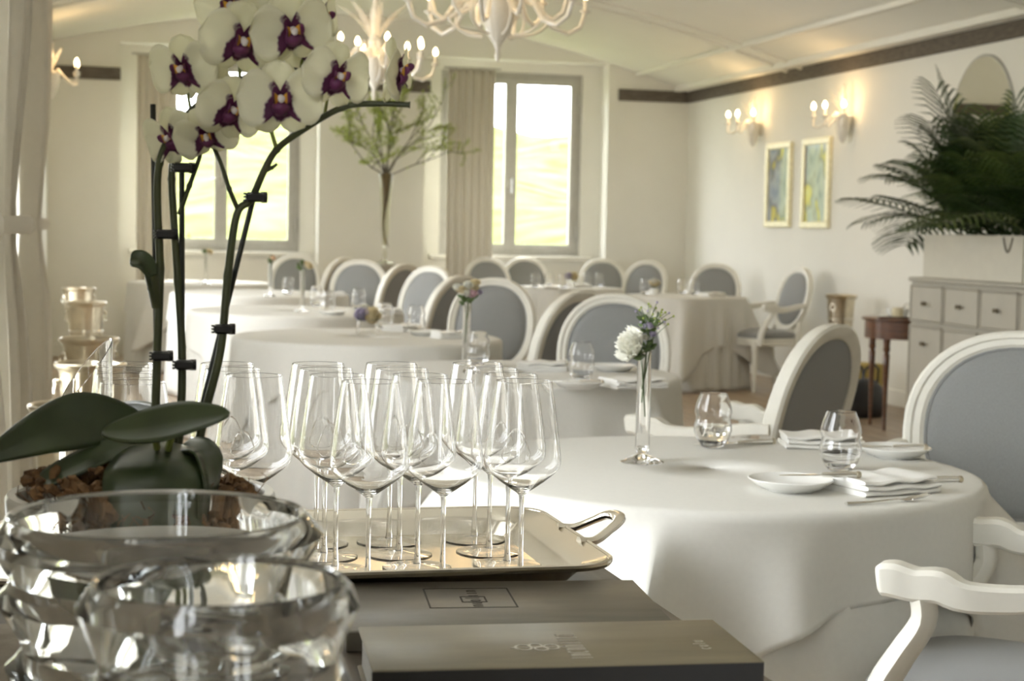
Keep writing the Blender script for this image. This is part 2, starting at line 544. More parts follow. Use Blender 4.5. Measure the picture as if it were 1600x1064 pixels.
# windows
wn = [0]
def window(axis, a, b, z0, z1, depth, label_pos):
    """two casements in a grey frame; axis 'x' window spans x at y=depth, 'y' spans y at x=depth"""
    wn[0] += 1
    e = bpy.data.objects.new('window_%d' % wn[0], None); col.objects.link(e); struct(e)
    def bx(u0, u1, d0, d1, c, d, name, mt=WFRAME, bev=0.006):
        mb = MB()
        if axis == 'x': mb.box(u0, u1, d0, d1, c, d, bev)
        else: mb.box(d0, d1, u0, u1, c, d, bev)
        return mb.build(name, mt, e, smooth=False)
    D = depth
    fr = MB()
    T = 0.055
    for (u0, u1, c, d) in ((a, a + T, z0, z1), (b - T, b, z0, z1), (a + T, b - T, z0, z0 + T), (a + T, b - T, z1 - T, z1)):
        if axis == 'x': fr.box(u0, u1, D - 0.035, D + 0.035, c, d, 0.005)
        else: fr.box(D - 0.035, D + 0.035, u0, u1, c, d, 0.005)
    fr.build('window_frame', WFRAME, e, smooth=False)
    mid = (a + b) / 2
    for (u0, u1) in ((a + T - 0.004, mid), (mid, b - T + 0.004)):
        s = MB(); t = 0.062
        for (p, q, c, d) in ((u0, u0 + t, z0 + T - .004, z1 - T + .004), (u1 - t, u1, z0 + T - .004, z1 - T + .004), (u0 + t, u1 - t, z0 + T - .004, z0 + T + t), (u0 + t, u1 - t, z1 - T - t, z1 - T + .004)):
            if axis == 'x': s.box(p, q, D - 0.05, D - 0.005, c, d, 0.006)
            else: s.box(D - 0.005, D + 0.04, p, q, c, d, 0.006)
        so = s.build('casement', WFRAME, e, smooth=False)
        g = MB()
        if axis == 'x': g.quad((u0 + t, D - 0.025, z0 + T + t), (u1 - t, D - 0.025, z0 + T + t), (u1 - t, D - 0.025, z1 - T - t), (u0 + t, D - 0.025, z1 - T - t))
        else: g.quad((D + 0.02, u0 + t, z0 + T + t), (D + 0.02, u1 - t, z0 + T + t), (D + 0.02, u1 - t, z1 - T - t), (D + 0.02, u0 + t, z1 - T - t))
        g.build('pane', PANE, so, smooth=False)
    if axis == 'x':
        h = MB()
        h.box(mid - 0.012, mid + 0.012, D - 0.075, D - 0.048, 1.62, 1.78, 0.005)
        h.tube([(mid, D - 0.07, 1.70), (mid, D - 0.10, 1.70), (mid - 0.09, D - 0.105, 1.69)], 0.008, 8)
        h.build('window_handle', STEEL, e)
        for zz in (z0 + 0.25, z1 - 0.25):
            h = MB(); h.tube([(b - 0.03, D - 0.06, zz - 0.06), (b - 0.03, D - 0.06, zz + 0.06)], 0.014, 8)
            h.build('hinge', WFRAME, e)
        sl = MB(); sl.box(a - 0.1, b + 0.1, D - 0.16, D - 0.03, z0 - 0.04, z0 + 0.002, 0.008)
        sl.build('window_sill', WALL, e, smooth=False)
    return e
for (a, b) in WIN:
    window('x', a, b, WZ0, WZ1, YB + 0.30, '')
for (a, b) in LEFT_WINDOWS:
    window('y', a, b, 0.35, 2.65, XL - 0.28, '')

# ================================================================ OUTDOORS SEEN THROUGH THE PANES
g = MB(); rows = []
for j in range(25):
    y = YB + 1.0 + j * 3.0
    row = []
    for i in range(25):
        x = -40 + i * 4.0
        h = -1.2 + 0.11 * (y - YB) + 0.5 * math.sin(x * 0.21 + y * 0.13) + 0.35 * math.sin(x * 0.5 - y * 0.31)
        row.append((x, y, h))
    rows.append(row)
g.grid(rows)
tag(struct(g.build('garden_lawn', GRASS)))
g = MB(); g.grid([[(-60 + 8 * i, -30 + 8 * j, -1.3) for i in range(8)] for j in range(6)])
struct(g.build('terrace_ground', mat('pale_gravel', (0.5, 0.47, 0.40), 0.9, var=0.1)))
def bush(loc, r, h, label):
    rnd = random.Random(int(loc[0] * 100))
    t = thing('garden_bush', label, 'bush', loc)
    st = MB(); st.tube([(0, 0, -0.4), (0.05, 0, h * 0.5)], [0.08, 0.04], 6); st.build('trunk', TWIG, t)
    m_ = MB()
    for k in range(420):
        a = rnd.uniform(0, 2 * PI); c = rnd.uniform(-0.6, 1); q = math.sqrt(max(0, 1 - c * c)); rr = r * rnd.uniform(0.65, 1)
        p = Vector((q * math.cos(a) * rr, q * math.sin(a) * rr, h * 0.5 + c * h * 0.5))
        u = Vector((rnd.uniform(-1, 1), rnd.uniform(-1, 1), rnd.uniform(-1, 1))).normalized(); v = u.orthogonal().normalized()
        s_ = 0.13 * r
        m_.quad(p - u * s_, p + v * s_ * .5, p + u * s_, p - v * s_ * .5)
    tag(m_.build('foliage', HEDGE, t), kind='stuff')
bush((4.6, 25.0, -0.5), 1.1, 1.5, 'round pale green bush on the lawn outside the window with the half-drawn curtain')
bush((1.1, 27.0, -0.3), 1.3, 1.3, 'low pale green bush on the lawn behind the orchid flowers')

# ================================================================ CURTAINS
def curtain(name, label, origin, along, out, width, z0, z1, folds, amp, tie=None, group=None, phase=0.0):
    """hanging curtain; along = direction of its width, out = direction into the room"""
    t = thing(name, label, 'curtain', origin, 0, group)
    A = Vector(along); O = Vector(out)
    rows = []; NW, NZ = 72, 40
    for i in range(NZ + 1):
        z = z1 + (z0 - z1) * i / NZ
        if tie:
            zt, frac = tie
            k = math.exp(-((z - zt) / (0.42 if z > zt else 0.30)) ** 2)
            wf = 1 - (1 - frac) * k
            af = 1 - 0.45 * k
        else:
            wf, af = 1, 0.8 + 0.2 * math.sin(z * 3)
        row = []
        for j in range(NW + 1):
            u = j / NW
            ph = u * folds * 2 * PI + phase
            off = (math.sin(ph) + 0.35 * math.sin(2.3 * ph + z * 0.7 + phase)) * amp * af
            x = (u - 0.0) * width * wf + 0.012 * math.cos(ph) * 1
            row.append(A * x + O * (amp * 1.4 + off) + Vector((0, 0, z)))
        rows.append(row)
    mb = MB(); mb.grid(rows)
    mb.build('curtain_panel', CURTAIN, t, solid=0.004, angle=None)
    if tie:
        zt, frac = tie
        tb = MB(); w = width * frac
        pts = []
        for k in range(21):
            a = 2 * PI * k / 20
            pts.append(A * (w / 2 + (w / 2 + 0.015) * math.cos(a)) + O * (amp * 1.4 + (amp * 1.25) * math.sin(a)) + Vector((0, 0, zt)))
        tb.tube(pts, 0.012, 6, flat=(2.2, 0.6))
        tb.build('tie_back', CURTAIN, t)
        hk = MB(); hk.tube([A * 0.0 + Vector((0, 0, zt)), A * 0.0 + O * amp * 1.2 + Vector((0, 0, zt + 0.01))], 0.006, 6)
        hk.build('hook', KNOB, t)
    rod = MB(); rod.tube([A * (-0.04) + O * amp * 1.4 + Vector((0, 0, z1 + 0.01)), A * (width + 0.06) + O * amp * 1.4 + Vector((0, 0, z1 + 0.01))], 0.010, 8)
    rod.build('curtain_rod', WFRAME, t)
    return t
curtain('window_curtain', 'narrow cream curtain hanging straight at the far window behind the orchid', (0.41, YB - 0.16, 0), (1, 0, 0), (0, -1, 0), 0.36, 0.02, 2.80, 5, 0.022)
curtain('window_curtain', 'cream curtain hanging straight beside the window next to the tall branch vase', (3.34, YB - 0.16, 0), (1, 0, 0), (0, -1, 0), 0.46, 0.02, 2.80, 6, 0.022, phase=1.0)
for k, (y, wd, ph, am, lab) in enumerate(((3.50, 0.56, 0.3, 0.072, 'pale tied-back curtain on the side wall beside the nearest champagne bucket'),
                                 (4.98, 0.66, 1.1, 0.076, 'beige tied-back curtain with a pinched waist on the side wall'),
                                 (7.86, 0.66, 2.0, 0.070, 'cream tied-back curtain on the side wall beneath the two-bulb wall sconce'))):
    curtain('tied_curtain', lab, (XL + 0.01, y, 0), (0, 1, 0), (1, 0, 0), wd, 0.02, 2.78, 4, am, tie=(1.24, 0.42), phase=ph)

# ================================================================ CHAIRS  (local: faces +Y, origin on the floor under the seat)
def resample(P, R, k):
    P = [Vector(p) for p in P]; n = k * (len(P) - 1); Q = []; S = []
    for i in range(n + 1):
        f = i / n * (len(P) - 1); a = min(int(f), len(P) - 2); u = f - a
        p0, p1, p2, p3 = P[max(a - 1, 0)], P[a], P[a + 1], P[min(a + 2, len(P) - 1)]
        Q.append(0.5 * ((2 * p1) + (p2 - p0) * u + (2 * p0 - 5 * p1 + 4 * p2 - p3) * u * u + (3 * p1 - p0 - 3 * p2 + p3) * u ** 3))
        S.append(R[a] + (R[a + 1] - R[a]) * u)
    return Q, S
def oval(rx, rz, cx, cz, n=48, sq=2.25):
    pts = []
    for i in range(n):
        a = 2 * PI * i / n
        c, s = math.cos(a), math.sin(a)
        pts.append((cx + rx * math.copysign(abs(c) ** (2 / sq), c), cz + rz * math.copysign(abs(s) ** (2 / sq), s)))
    return pts
def make_chair(name, arms, RX=0.235, RZ=0.255, SW=0.25):
    t = thing(name, 'x', 'chair')
    ZC = 0.745
    lean = 0.27
    def bp(x, z, d):      # point on the tilted back plane, d = distance in front of it (towards +Y)
        yy = -0.205 - (z - 0.47) * lean
        return Vector((x, yy + d, z - d * lean * -0.0))
    # oval frame ring: moulded profile
    prof = [(0.0, 0.022), (-0.006, 0.030), (-0.016, 0.030), (-0.020, 0.024), (-0.034, 0.024), (-0.040, 0.018), (-0.046, 0.014), (-0.046, -0.014), (-0.034, -0.020), (-0.010, -0.020), (0.0, -0.012)]
    loops = []
    for i, (ux, uz) in enumerate(oval(1, 1, 0, 0)):
        L = []
        for (dr, dd) in prof:
            L.append(bp((RX + dr) * ux, ZC + (RZ + dr) * uz, dd))
        loops.append(L)
    fr = MB(); fr.loft(loops, close_ring=True)
    fr.build('back_frame', PAINT, t, angle=0.5)
    # upholstered pads, front and rear
    for side, nm in ((1, 'backrest_pad'), (-1, 'rear_panel')):
        mb = MB(); rings = []
        for k, (q, d) in enumerate(((1.0, 0.010), (0.96, 0.020), (0.85, 0.027), (0.55, 0.034), (0.25, 0.037))):
            if side < 0: d = -(0.008 + (d - 0.010) * 0.35)
            rings.append([bp(x, ZC + z, d) for (x, z) in oval((RX - 0.044) * q, (RZ - 0.044) * q, 0, 0)])
        rings.append([sum(rings[-1], Vector()) / len(rings[-1])] * 48)
        if side < 0: rings = [list(reversed(x)) for x in rings]
        mb.loft(rings)
        mb.build(nm, FABRIC, t, angle=None)
    pi = MB(); pts = [bp(x, ZC + z, 0.014) for (x, z) in oval(RX - 0.045, RZ - 0.045, 0, 0)]
    pi.tube(pts + [pts[0]], 0.005, 6, caps=False); pi.build('piping', FABRIC, t)
    # posts joining the oval to the rear legs
    for s in (-1, 1):
        mb = MB()
        mb.tube([bp(s * (RX * 0.72), 0.56, 0), bp(s * (RX * 0.80), 0.50, 0.0), Vector((s * 0.195, -0.205, 0.44)), Vector((s * 0.195, -0.20, 0.36))], [0.016, 0.021, 0.023, 0.023], 8)
        mb.build('back_post', PAINT, t)
    # seat rail and cushion: D-shaped plan
    def plan(k, grow=0.0):
        P = []
        n = 40
        for i in range(n):
            a = 2 * PI * i / n
            c, s = math.cos(a), math.sin(a)
            x = (SW + grow) * math.copysign(abs(c) ** 0.55, c)
            y = 0.01 + (0.235 + grow) * math.copysign(abs(s) ** 0.55, s)
            x *= 1.0 + 0.10 * (y / 0.25) * 0.8
            P.append((x, y))
        return P
    mb = MB()
    mb.loft([[(x, y, z) for (x, y) in plan(0, gr)] for (z, gr) in ((0.375, -0.012), (0.380, -0.002), (0.392, 0.0), (0.398, -0.004), (0.412, -0.004), (0.418, 0.0), (0.432, 0.0), (0.436, -0.006))], caps=True)
    mb.build('seat_rail', PAINT, t, angle=0.5)
    mb = MB(); Ls = []
    for (z, gr) in ((0.432, -0.012), (0.448, -0.004), (0.465, -0.006), (0.480, -0.020), (0.492, -0.055), (0.498, -0.12), (0.500, -0.19)):
        Ls.append([(x, y, z) for (x, y) in plan(0, gr)])
    mb.loft(Ls, caps=True)
    mb.build('seat', FABRIC, t, angle=None)
    # tapered turned legs
    for sx in (-1, 1):
        for (y, x) in ((0.205, 0.225), (-0.185, 0.195)):
            mb = MB()
            if y > 0:
                pr = [(0.0, 0.0), (0.011, 0.0), (0.014, 0.015), (0.011, 0.03), (0.024, 0.31), (0.020, 0.322), (0.027, 0.332), (0.027, 0.345), (0.029, 0.345), (0.029, 0.41), (0.0, 0.41)]
                mb.lathe(pr, 12, sx * x, y, 0)
            else:
                mb.tube([(sx * x, y - 0.06, 0.0), (sx * x, y - 0.03, 0.16), (sx * x, y - 0.01, 0.40)], [0.014, 0.019, 0.025], 10)
            mb.build('leg', PAINT, t)
    if arms:
        for s in (-1, 1):
            # arm: runs forward from the oval, scrolled end
            a0 = bp(s * (RX - 0.004), 0.70, 0.0)
            xe = s * (SW + 0.035)
            path = [a0, Vector((s * (RX + 0.012), a0.y + 0.08, 0.695)), Vector((s * (SW + 0.015), a0.y + 0.20, 0.672)), Vector((xe, a0.y + 0.30, 0.668)), Vector((xe, a0.y + 0.345, 0.682)), Vector((xe, a0.y + 0.385, 0.680)), Vector((xe, a0.y + 0.420, 0.686)), Vector((xe, a0.y + 0.440, 0.685)), Vector((xe, a0.y + 0.448, 0.684))]
            rr = [0.016, 0.018, 0.021, 0.024, 0.028, 0.027, 0.029, 0.027, 0.019]
            path, rr = resample(path, rr, 4)
            loops = []
            for i, p in enumerate(path):
                tt = (path[min(i + 1, len(path) - 1)] - path[max(0, i - 1)]).normalized()
                sd = tt.cross(Vector((0, 0, 1))).normalized(); up = sd.cross(tt)
                q = rr[i]; L = []
                for (ca, cb) in ((-1, -.75), (-.75, -1), (.75, -1), (1, -.75), (1, .7), (.7, 1), (-.7, 1), (-1, .7)):
                    L.append(p + sd * ca * q * 0.92 + up * cb * q * 0.98)
                loops.append(L)
            mb = MB(); mb.loft(loops, caps=True); mb.build('arm', PAINT, t, angle=0.6)
            # curved arm support down to the seat rail
            ye = a0.y + 0.375
            sp = [Vector((xe, ye, 0.668)), Vector((xe, ye - 0.004, 0.62)), Vector((xe - s * 0.006, ye + 0.03, 0.56)), Vector((xe - s * 0.012, ye + 0.062, 0.50)), Vector((xe - s * 0.02, ye + 0.072, 0.44)), Vector((xe - s * 0.024, ye + 0.070, 0.385))]
            sp, sr = resample(sp, [0.025, 0.023, 0.025, 0.028, 0.029, 0.029], 4)
            mb = MB(); mb.tube(sp, sr, 8, flat=(1.0, 0.95)); mb.build('arm_support', PAINT, t, angle=0.8)
    return t
side_chair = Stamps(make_chair('oval_back_chair', False))
arm_chair = Stamps(make_chair('oval_back_armchair', True))
def chair(kind, top, head, label, scale=None):
    """top = plan position of the top of the backrest, head = facing, degrees clockwise from +Y"""
    h = math.radians(head); fx, fy = math.sin(h), math.cos(h)
    sz = 1.0 if scale is None else scale[1]
    loc = (top[0] + fx * 0.305 * sz, top[1] + fy * 0.305 * sz, 0)
    return kind.put(loc, -h, label, scale=scale)
chair(arm_chair, (2.33, 3.80), -143, 'large white oval-backed armchair with blue-grey upholstery facing the laid front table', (1.27, 1.0, 1.02))
chair(arm_chair, (2.085, 4.50), -38, 'cream armchair seen from behind, its taupe oval back by the front table water glasses')
arm_chair.put((1.602, 2.615, 0), -math.radians(-50), 'white armchair with curved arm drawn up to the draped near side of the front table')
chair(side_chair, (2.03, 6.90), -35, 'cream oval-backed chair turned away, overlapped by the chair facing the second table')
chair(side_chair, (2.115, 6.58), -158, 'cream oval-backed chair with grey backrest facing the second table behind the white bud vase flowers')
chair(side_chair, (1.985, 9.08), -38, 'cream oval-backed chair turned away with taupe back behind the pink and cream posy')
chair(side_chair, (2.085, 8.62), -156, 'white oval-backed chair with light blue-grey backrest facing the third table')
chair(side_chair, (2.27, 11.27), -128, 'cream oval-backed chair with pale blue-grey backrest facing the fourth table')
chair(side_chair, (2.20, 11.95), -42, 'cream oval-backed chair turned away with dark taupe back beside the branch vase pedestal')
chair(side_chair, (2.10, 13.25), -160, 'cream oval-backed chair with grey backrest facing the fifth table')
chair(side_chair, (2.07, 14.05), -45, 'cream oval-backed chair turned away, half hidden behind a grey-backed chair below the blank wall')
chair(side_chair, (1.83, 15.25), -165, 'white oval-backed chair with pale blue backrest under the window behind the orchid')
chair(side_chair, (3.64, 15.30), -190, 'cream oval-backed chair at the far table, beside the straight hanging curtain')
chair(side_chair, (4.12, 15.72), -172, 'cream oval-backed chair right under the sill of the bright window')
chair(side_chair, (4.88, 15.62), -165, 'grey oval-backed chair mostly hidden behind another in the far corner')
chair(side_chair, (5.08, 14.88), -132, 'cream oval-backed chair turned sideways in the far corner behind the round cream flower')
chair(side_chair, (5.40, 13.92), -150, 'cream oval-backed chair with grey backrest facing the square-draped table by the right wall')
chair(arm_chair, (5.60, 12.60), -98, 'cream armchair seen from the side with legs in view beside the square-draped table')

# ================================================================ TABLES
def cloth_obj(name, label, c, R, z0, a, th0, flare, nf, amp, seed, floor_len=None, group=None, sqtop=False):
    rnd = random.Random(seed)
    NS = 192
    ph = [rnd.uniform(0, 2 * PI) for _ in range(4)]
    def top_r(th):
        if not sqtop: return R
        ca, sa = abs(math.cos(th - th0)), abs(math.sin(th - th0))
        return R / ((ca ** 5 + sa ** 5) ** 0.2)
    def L(th):
        if floor_len: return floor_len
        q = th - th0 + (0 if sqtop else PI / 4)
        return a / max(abs(math.cos(q)), abs(math.sin(q))) - R
    Lmin, Lmax = (a - R), (1.41421 * a - R)
    rings = []
    for q in (0.02, 0.3, 0.6, 0.85, 0.95):
        rings.append([(top_r(2 * PI * j / NS) * q * math.cos(2 * PI * j / NS), top_r(2 * PI * j / NS) * q * math.sin(2 * PI * j / NS), z0) for j in range(NS)])
    for (dr, dz) in ((-0.014, 0), (-0.005, -0.003), (0.001, -0.010), (0.004, -0.02)):
        rings.append([((top_r(2 * PI * j / NS) + dr) * math.cos(2 * PI * j / NS), (top_r(2 * PI * j / NS) + dr) * math.sin(2 * PI * j / NS), z0 + dz) for j in range(NS)])
    NR = 16
    for k in range(1, NR + 1):
        row = []
        for j in range(NS):
            th = 2 * PI * j / NS
            ln = L(th)
            s = ln * k / NR
            cm = 0.0 if floor_len else max(0.0, (ln - Lmin) / (Lmax - Lmin))
            f = 0.55 * math.sin(nf * th + ph[0]) + 0.3 * math.sin((nf * 1.6 // 1) * th + ph[1]) + 0.2 * math.sin(int(nf * 2.3) * th + ph[2])
            out = s * (0.05 + flare * cm ** 2.2) + amp * f * min(1, s / 0.20) * (0.6 + 0.6 * s)
            z = z0 - 0.02 - s * math.sqrt(max(0.3, 1 - (0.05 + flare * cm ** 2.2) ** 2))
            rr = top_r(th) + 0.004 + out
            row.append((rr * math.cos(th), rr * math.sin(th), max(z, 0.006)))
        rings.append(row)
    mb = MB(); mb.loft(rings)
    o = mb.build(name, CLOTH, None, solid=0.0025, angle=None)
    o.location = (c[0], c[1], 0)
    tag(o, label, 'tablecloth', group)
    return o
def table(c, R, short, adj, th0, a, seed, sq=False, flare=0.5, under=True, amp=0.028):
    t = thing('dining_table', 'pedestal table hidden beneath the cloths, the %s' % short, 'table', (c[0], c[1], 0), th0 if sq else 0)
    mb = MB()
    if sq: mb.box(-R + .07, R - .07, -R + .07, R - .07, 0.705, 0.738, 0.008)
    else: mb.lathe([(0, 0.705), (R - 0.03, 0.705), (R - 0.025, 0.712), (R - 0.025, 0.73), (R - 0.03, 0.738), (0, 0.738)], 48)
    mb.build('tabletop', WOOD, t)
    mb = MB(); mb.lathe([(0, 0.03), (0.06, 0.03), (0.045, 0.1), (0.04, 0.4), (0.05, 0.66), (0.09, 0.706), (0, 0.706)], 16); mb.build('pedestal', WOOD, t)
    mb = MB(); mb.lathe([(0, 0.0), (0.25, 0.0), (0.25, 0.02), (0.1, 0.045), (0, 0.045)], 24); mb.build('base', WOOD, t)
    if under:
        cloth_obj('under_tablecloth', 'floor-length lower cloth of the %s' % short, c, R - 0.012, 0.7435, 0, th0, 0, 14, 0.024, seed + 50, floor_len=0.715, sqtop=sq)
    return cloth_obj('tablecloth', adj, c, R, 0.75, a, th0, flare, 11, amp, seed, sqtop=sq)
T1 = (1.295, 3.33); T2 = (1.50, 5.70); T3 = (1.25, 7.62); T4 = (1.20, 9.95); T5 = (1.24, 12.55); TLc = (0.94, 14.75); T6 = (4.70, 12.85); T7 = (4.25, 14.62)
table(T1, 0.57, 'round table beside the wine glass tray', 'white linen top cloth of the laid round table beside the wine glass tray', math.radians(240), 0.72, 1, flare=0.62, amp=0.046)
table(T2, 0.55, 'round table behind the white bud vase', 'white top cloth of the second round table, behind the white bud vase', math.radians(215), 0.74, 2, flare=0.4)
table(T3, 0.62, 'round table with the square vase', 'cream top cloth of the round table carrying the square glass vase of roses', math.radians(200), 0.80, 3, flare=0.3)
table(T4, 0.64, 'round table with the cream rose', 'white top cloth of the round table carrying the cream rose in a bud vase', math.radians(230), 0.82, 4, flare=0.3)
table(T5, 0.66, 'round table with the peach rose', 'cream top cloth of the round table carrying the peach rose in a bud vase', math.radians(220), 0.84, 5, flare=0.3)
table(TLc, 0.62, 'bright table by the window behind the orchid', 'bright white top cloth of the table by the window behind the orchid', math.radians(225), 0.86, 6, flare=0.35)
table(T6, 0.43, 'square-draped table by the right wall', 'cream top cloth with a deep corner drape on the table by the right wall', math.radians(25), 0.80, 7, sq=True, flare=0.42, under=True, amp=0.04)
table(T7, 0.40, 'square table below the bright window', 'white top cloth of the square table below the bright window', math.radians(20), 0.70, 8, sq=True, flare=0.25)

# ================================================================ TABLEWARE
ZT = 0.7515
def lathe_thing(name, prof, material, label, cat, seg=40):
    mb = MB(); mb.lathe(prof, seg)
    o = mb.build(name, material, None, angle=0.45)
    return tag(o, label, cat)
# stemless water glass with a pinched waist
o_ = [(0.0, 0.0), (0.018, 0.0), (0.026, 0.004), (0.038, 0.020), (0.0445, 0.040), (0.0440, 0.055), (0.0405, 0.066), (0.0398, 0.070), (0.0415, 0.076), (0.0440, 0.084), (0.0425, 0.096), (0.0375, 0.112), (0.0310, 0.128)]
i_ = [(rr - 0.0009, z) for rr, z in reversed(o_[3:])] + [(0.022, 0.009), (0.0, 0.007)]
tumbler = Stamps(lathe_thing('water_glass', o_ + [(0.0306, 0.1288)] + i_, GLASS, 'x', 'glass'))
# side plate
plate = Stamps(lathe_thing('bread_plate', [(0, 0.0), (0.045, 0.0), (0.048, 0.003), (0.060, 0.006), (0.082, 0.021), (0.084, 0.023), (0.082, 0.0245), (0.060, 0.012), (0.045, 0.0085), (0, 0.008)], PORC, 'x', 'plate'))
def make_napkin():
    t = thing('napkin', 'x', 'napkin')
    for k, (dx, dy, z0, z1, lx, ly) in enumerate(((0, 0, 0, 0.010, 0.092, 0.072), (0.003, -0.002, 0.010, 0.020, 0.090, 0.070), (-0.002, 0.002, 0.020, 0.029, 0.088, 0.068))):
        mb = MB(); Ls = []
        for i in range(13):
            u = -lx + 2 * lx * i / 12 + dx
            sag = 0.0025 * math.sin(i * 1.1 + k) + (0.004 * (i / 12) if k == 2 else 0)
            n = []
            for q in range(12):
                a = 2 * PI * q / 12
                cy_, cz_ = math.cos(a), math.sin(a)
                n.append((u, dy + ly * math.copysign(abs(cy_) ** 0.25, cy_), (z0 + z1) / 2 + sag * (z1 / 0.03) + (z1 - z0) * 0.52 * math.copysign(abs(cz_) ** 0.7, cz_)))
            Ls.append(n)
        mb.loft(Ls, caps=True); mb.build('fold', NAPK, t, angle=0.9)
    return t
napkin = Stamps(make_napkin())
def make_knife(name, L, cat='knife'):
    t = thing(name, 'x', cat)
    mb = MB(); mb.tube([(0, 0, 0.006), (0.03 * L / .2, 0, 0.006), (0.085 * L / .2, 0, 0.0055), (0.092 * L / .2, 0, 0.005)], [0.0062, 0.0065, 0.0050, 0.004], 10); mb.build('handle', STEEL, t)
    mb = MB(); mb.ball((0, 0, 0.006), 0.0075, 10, 6); mb.build('finial', AGED, t)
    mb = MB(); mb.tube([(0.09 * L / .2, 0, 0.005), (0.11 * L / .2, 0, 0.005), (0.17 * L / .2, 0.001, 0.005), (L, 0.003, 0.005)], [0.004, 0.009, 0.0095, 0.002], 10, flat=(0.12, 1.0)); mb.build('blade', STEEL, t)
    return t
knife = Stamps(make_knife('table_knife', 0.22))
butter = Stamps(make_knife('butter_knife', 0.16))
def make_fork():
    t = thing('fork', 'x', 'fork')
    mb = MB(); mb.tube([(0, 0, 0.004), (0.05, 0, 0.004), (0.12, 0, 0.006)], [0.006, 0.0045, 0.003], 8, flat=(.5, 1)); mb.build('handle', STEEL, t)
    mb = MB(); mb.tube([(0.118, 0, 0.006), (0.135, 0, 0.004), (0.152, 0, 0.005)], [0.003, 0.009, 0.010], 8, flat=(.2, 1)); mb.build('head', STEEL, t)
    for k in range(4):
        mb = MB(); y = -0.0085 + k * 0.0057
        mb.tube([(0.150, y, 0.005), (0.175, y, 0.008), (0.195, y, 0.012)], [0.0018, 0.0016, 0.0009], 6); mb.build('tine', STEEL, t)
    return t
fork = Stamps(make_fork())

# flowers in bud vases
def rose_mesh(r, seed, mt, name, parent, c=(0, 0, 0), tilt=(0, 0), ruff=0.0):
    rnd = random.Random(seed); mb = MB()
    mb.ball((0, 0, 0), r * 0.45, 8, 6)
    for ring, (n, rad, op) in enumerate(((4, 0.45, 0.15), (6, 0.75, 0.5), (8, 1.0, 0.95))):
        for k in range(n):
            a = 2 * PI * k / n + ring * 0.5 + rnd.uniform(-.15, .15)
            ca, sa = math.cos(a), math.sin(a)
            rows = []
            for i in range(5):
                u = i / 4
                row = []
                NJ = 11 if ruff else 5
                for j in range(NJ):
                    v = -1 + 2 * j / (NJ - 1)
                    wd = r * (0.30 + 0.35 * math.sin(PI * min(1, u * 0.75 + .1))) * v
                    out = r * rad * (0.35 + 0.65 * u * (0.4 + op)) - abs(v) * r * 0.15
                    hh = r * (-0.5 + 1.3 * u * (1 - 0.45 * op)) + r * 0.1 * math.sin(v * 3 + k) + ruff * r * u * u * math.sin(v * 11 + 2.3 * k)
                    row.append((ca * out - sa * wd, sa * out + ca * wd, hh))
                rows.append(row)
            mb.grid(rows)
    o = mb.build(name, mt, parent, solid=0.0006, angle=None)
    o.location = c; o.rotation_euler = (tilt[0], tilt[1], 0)
    return o
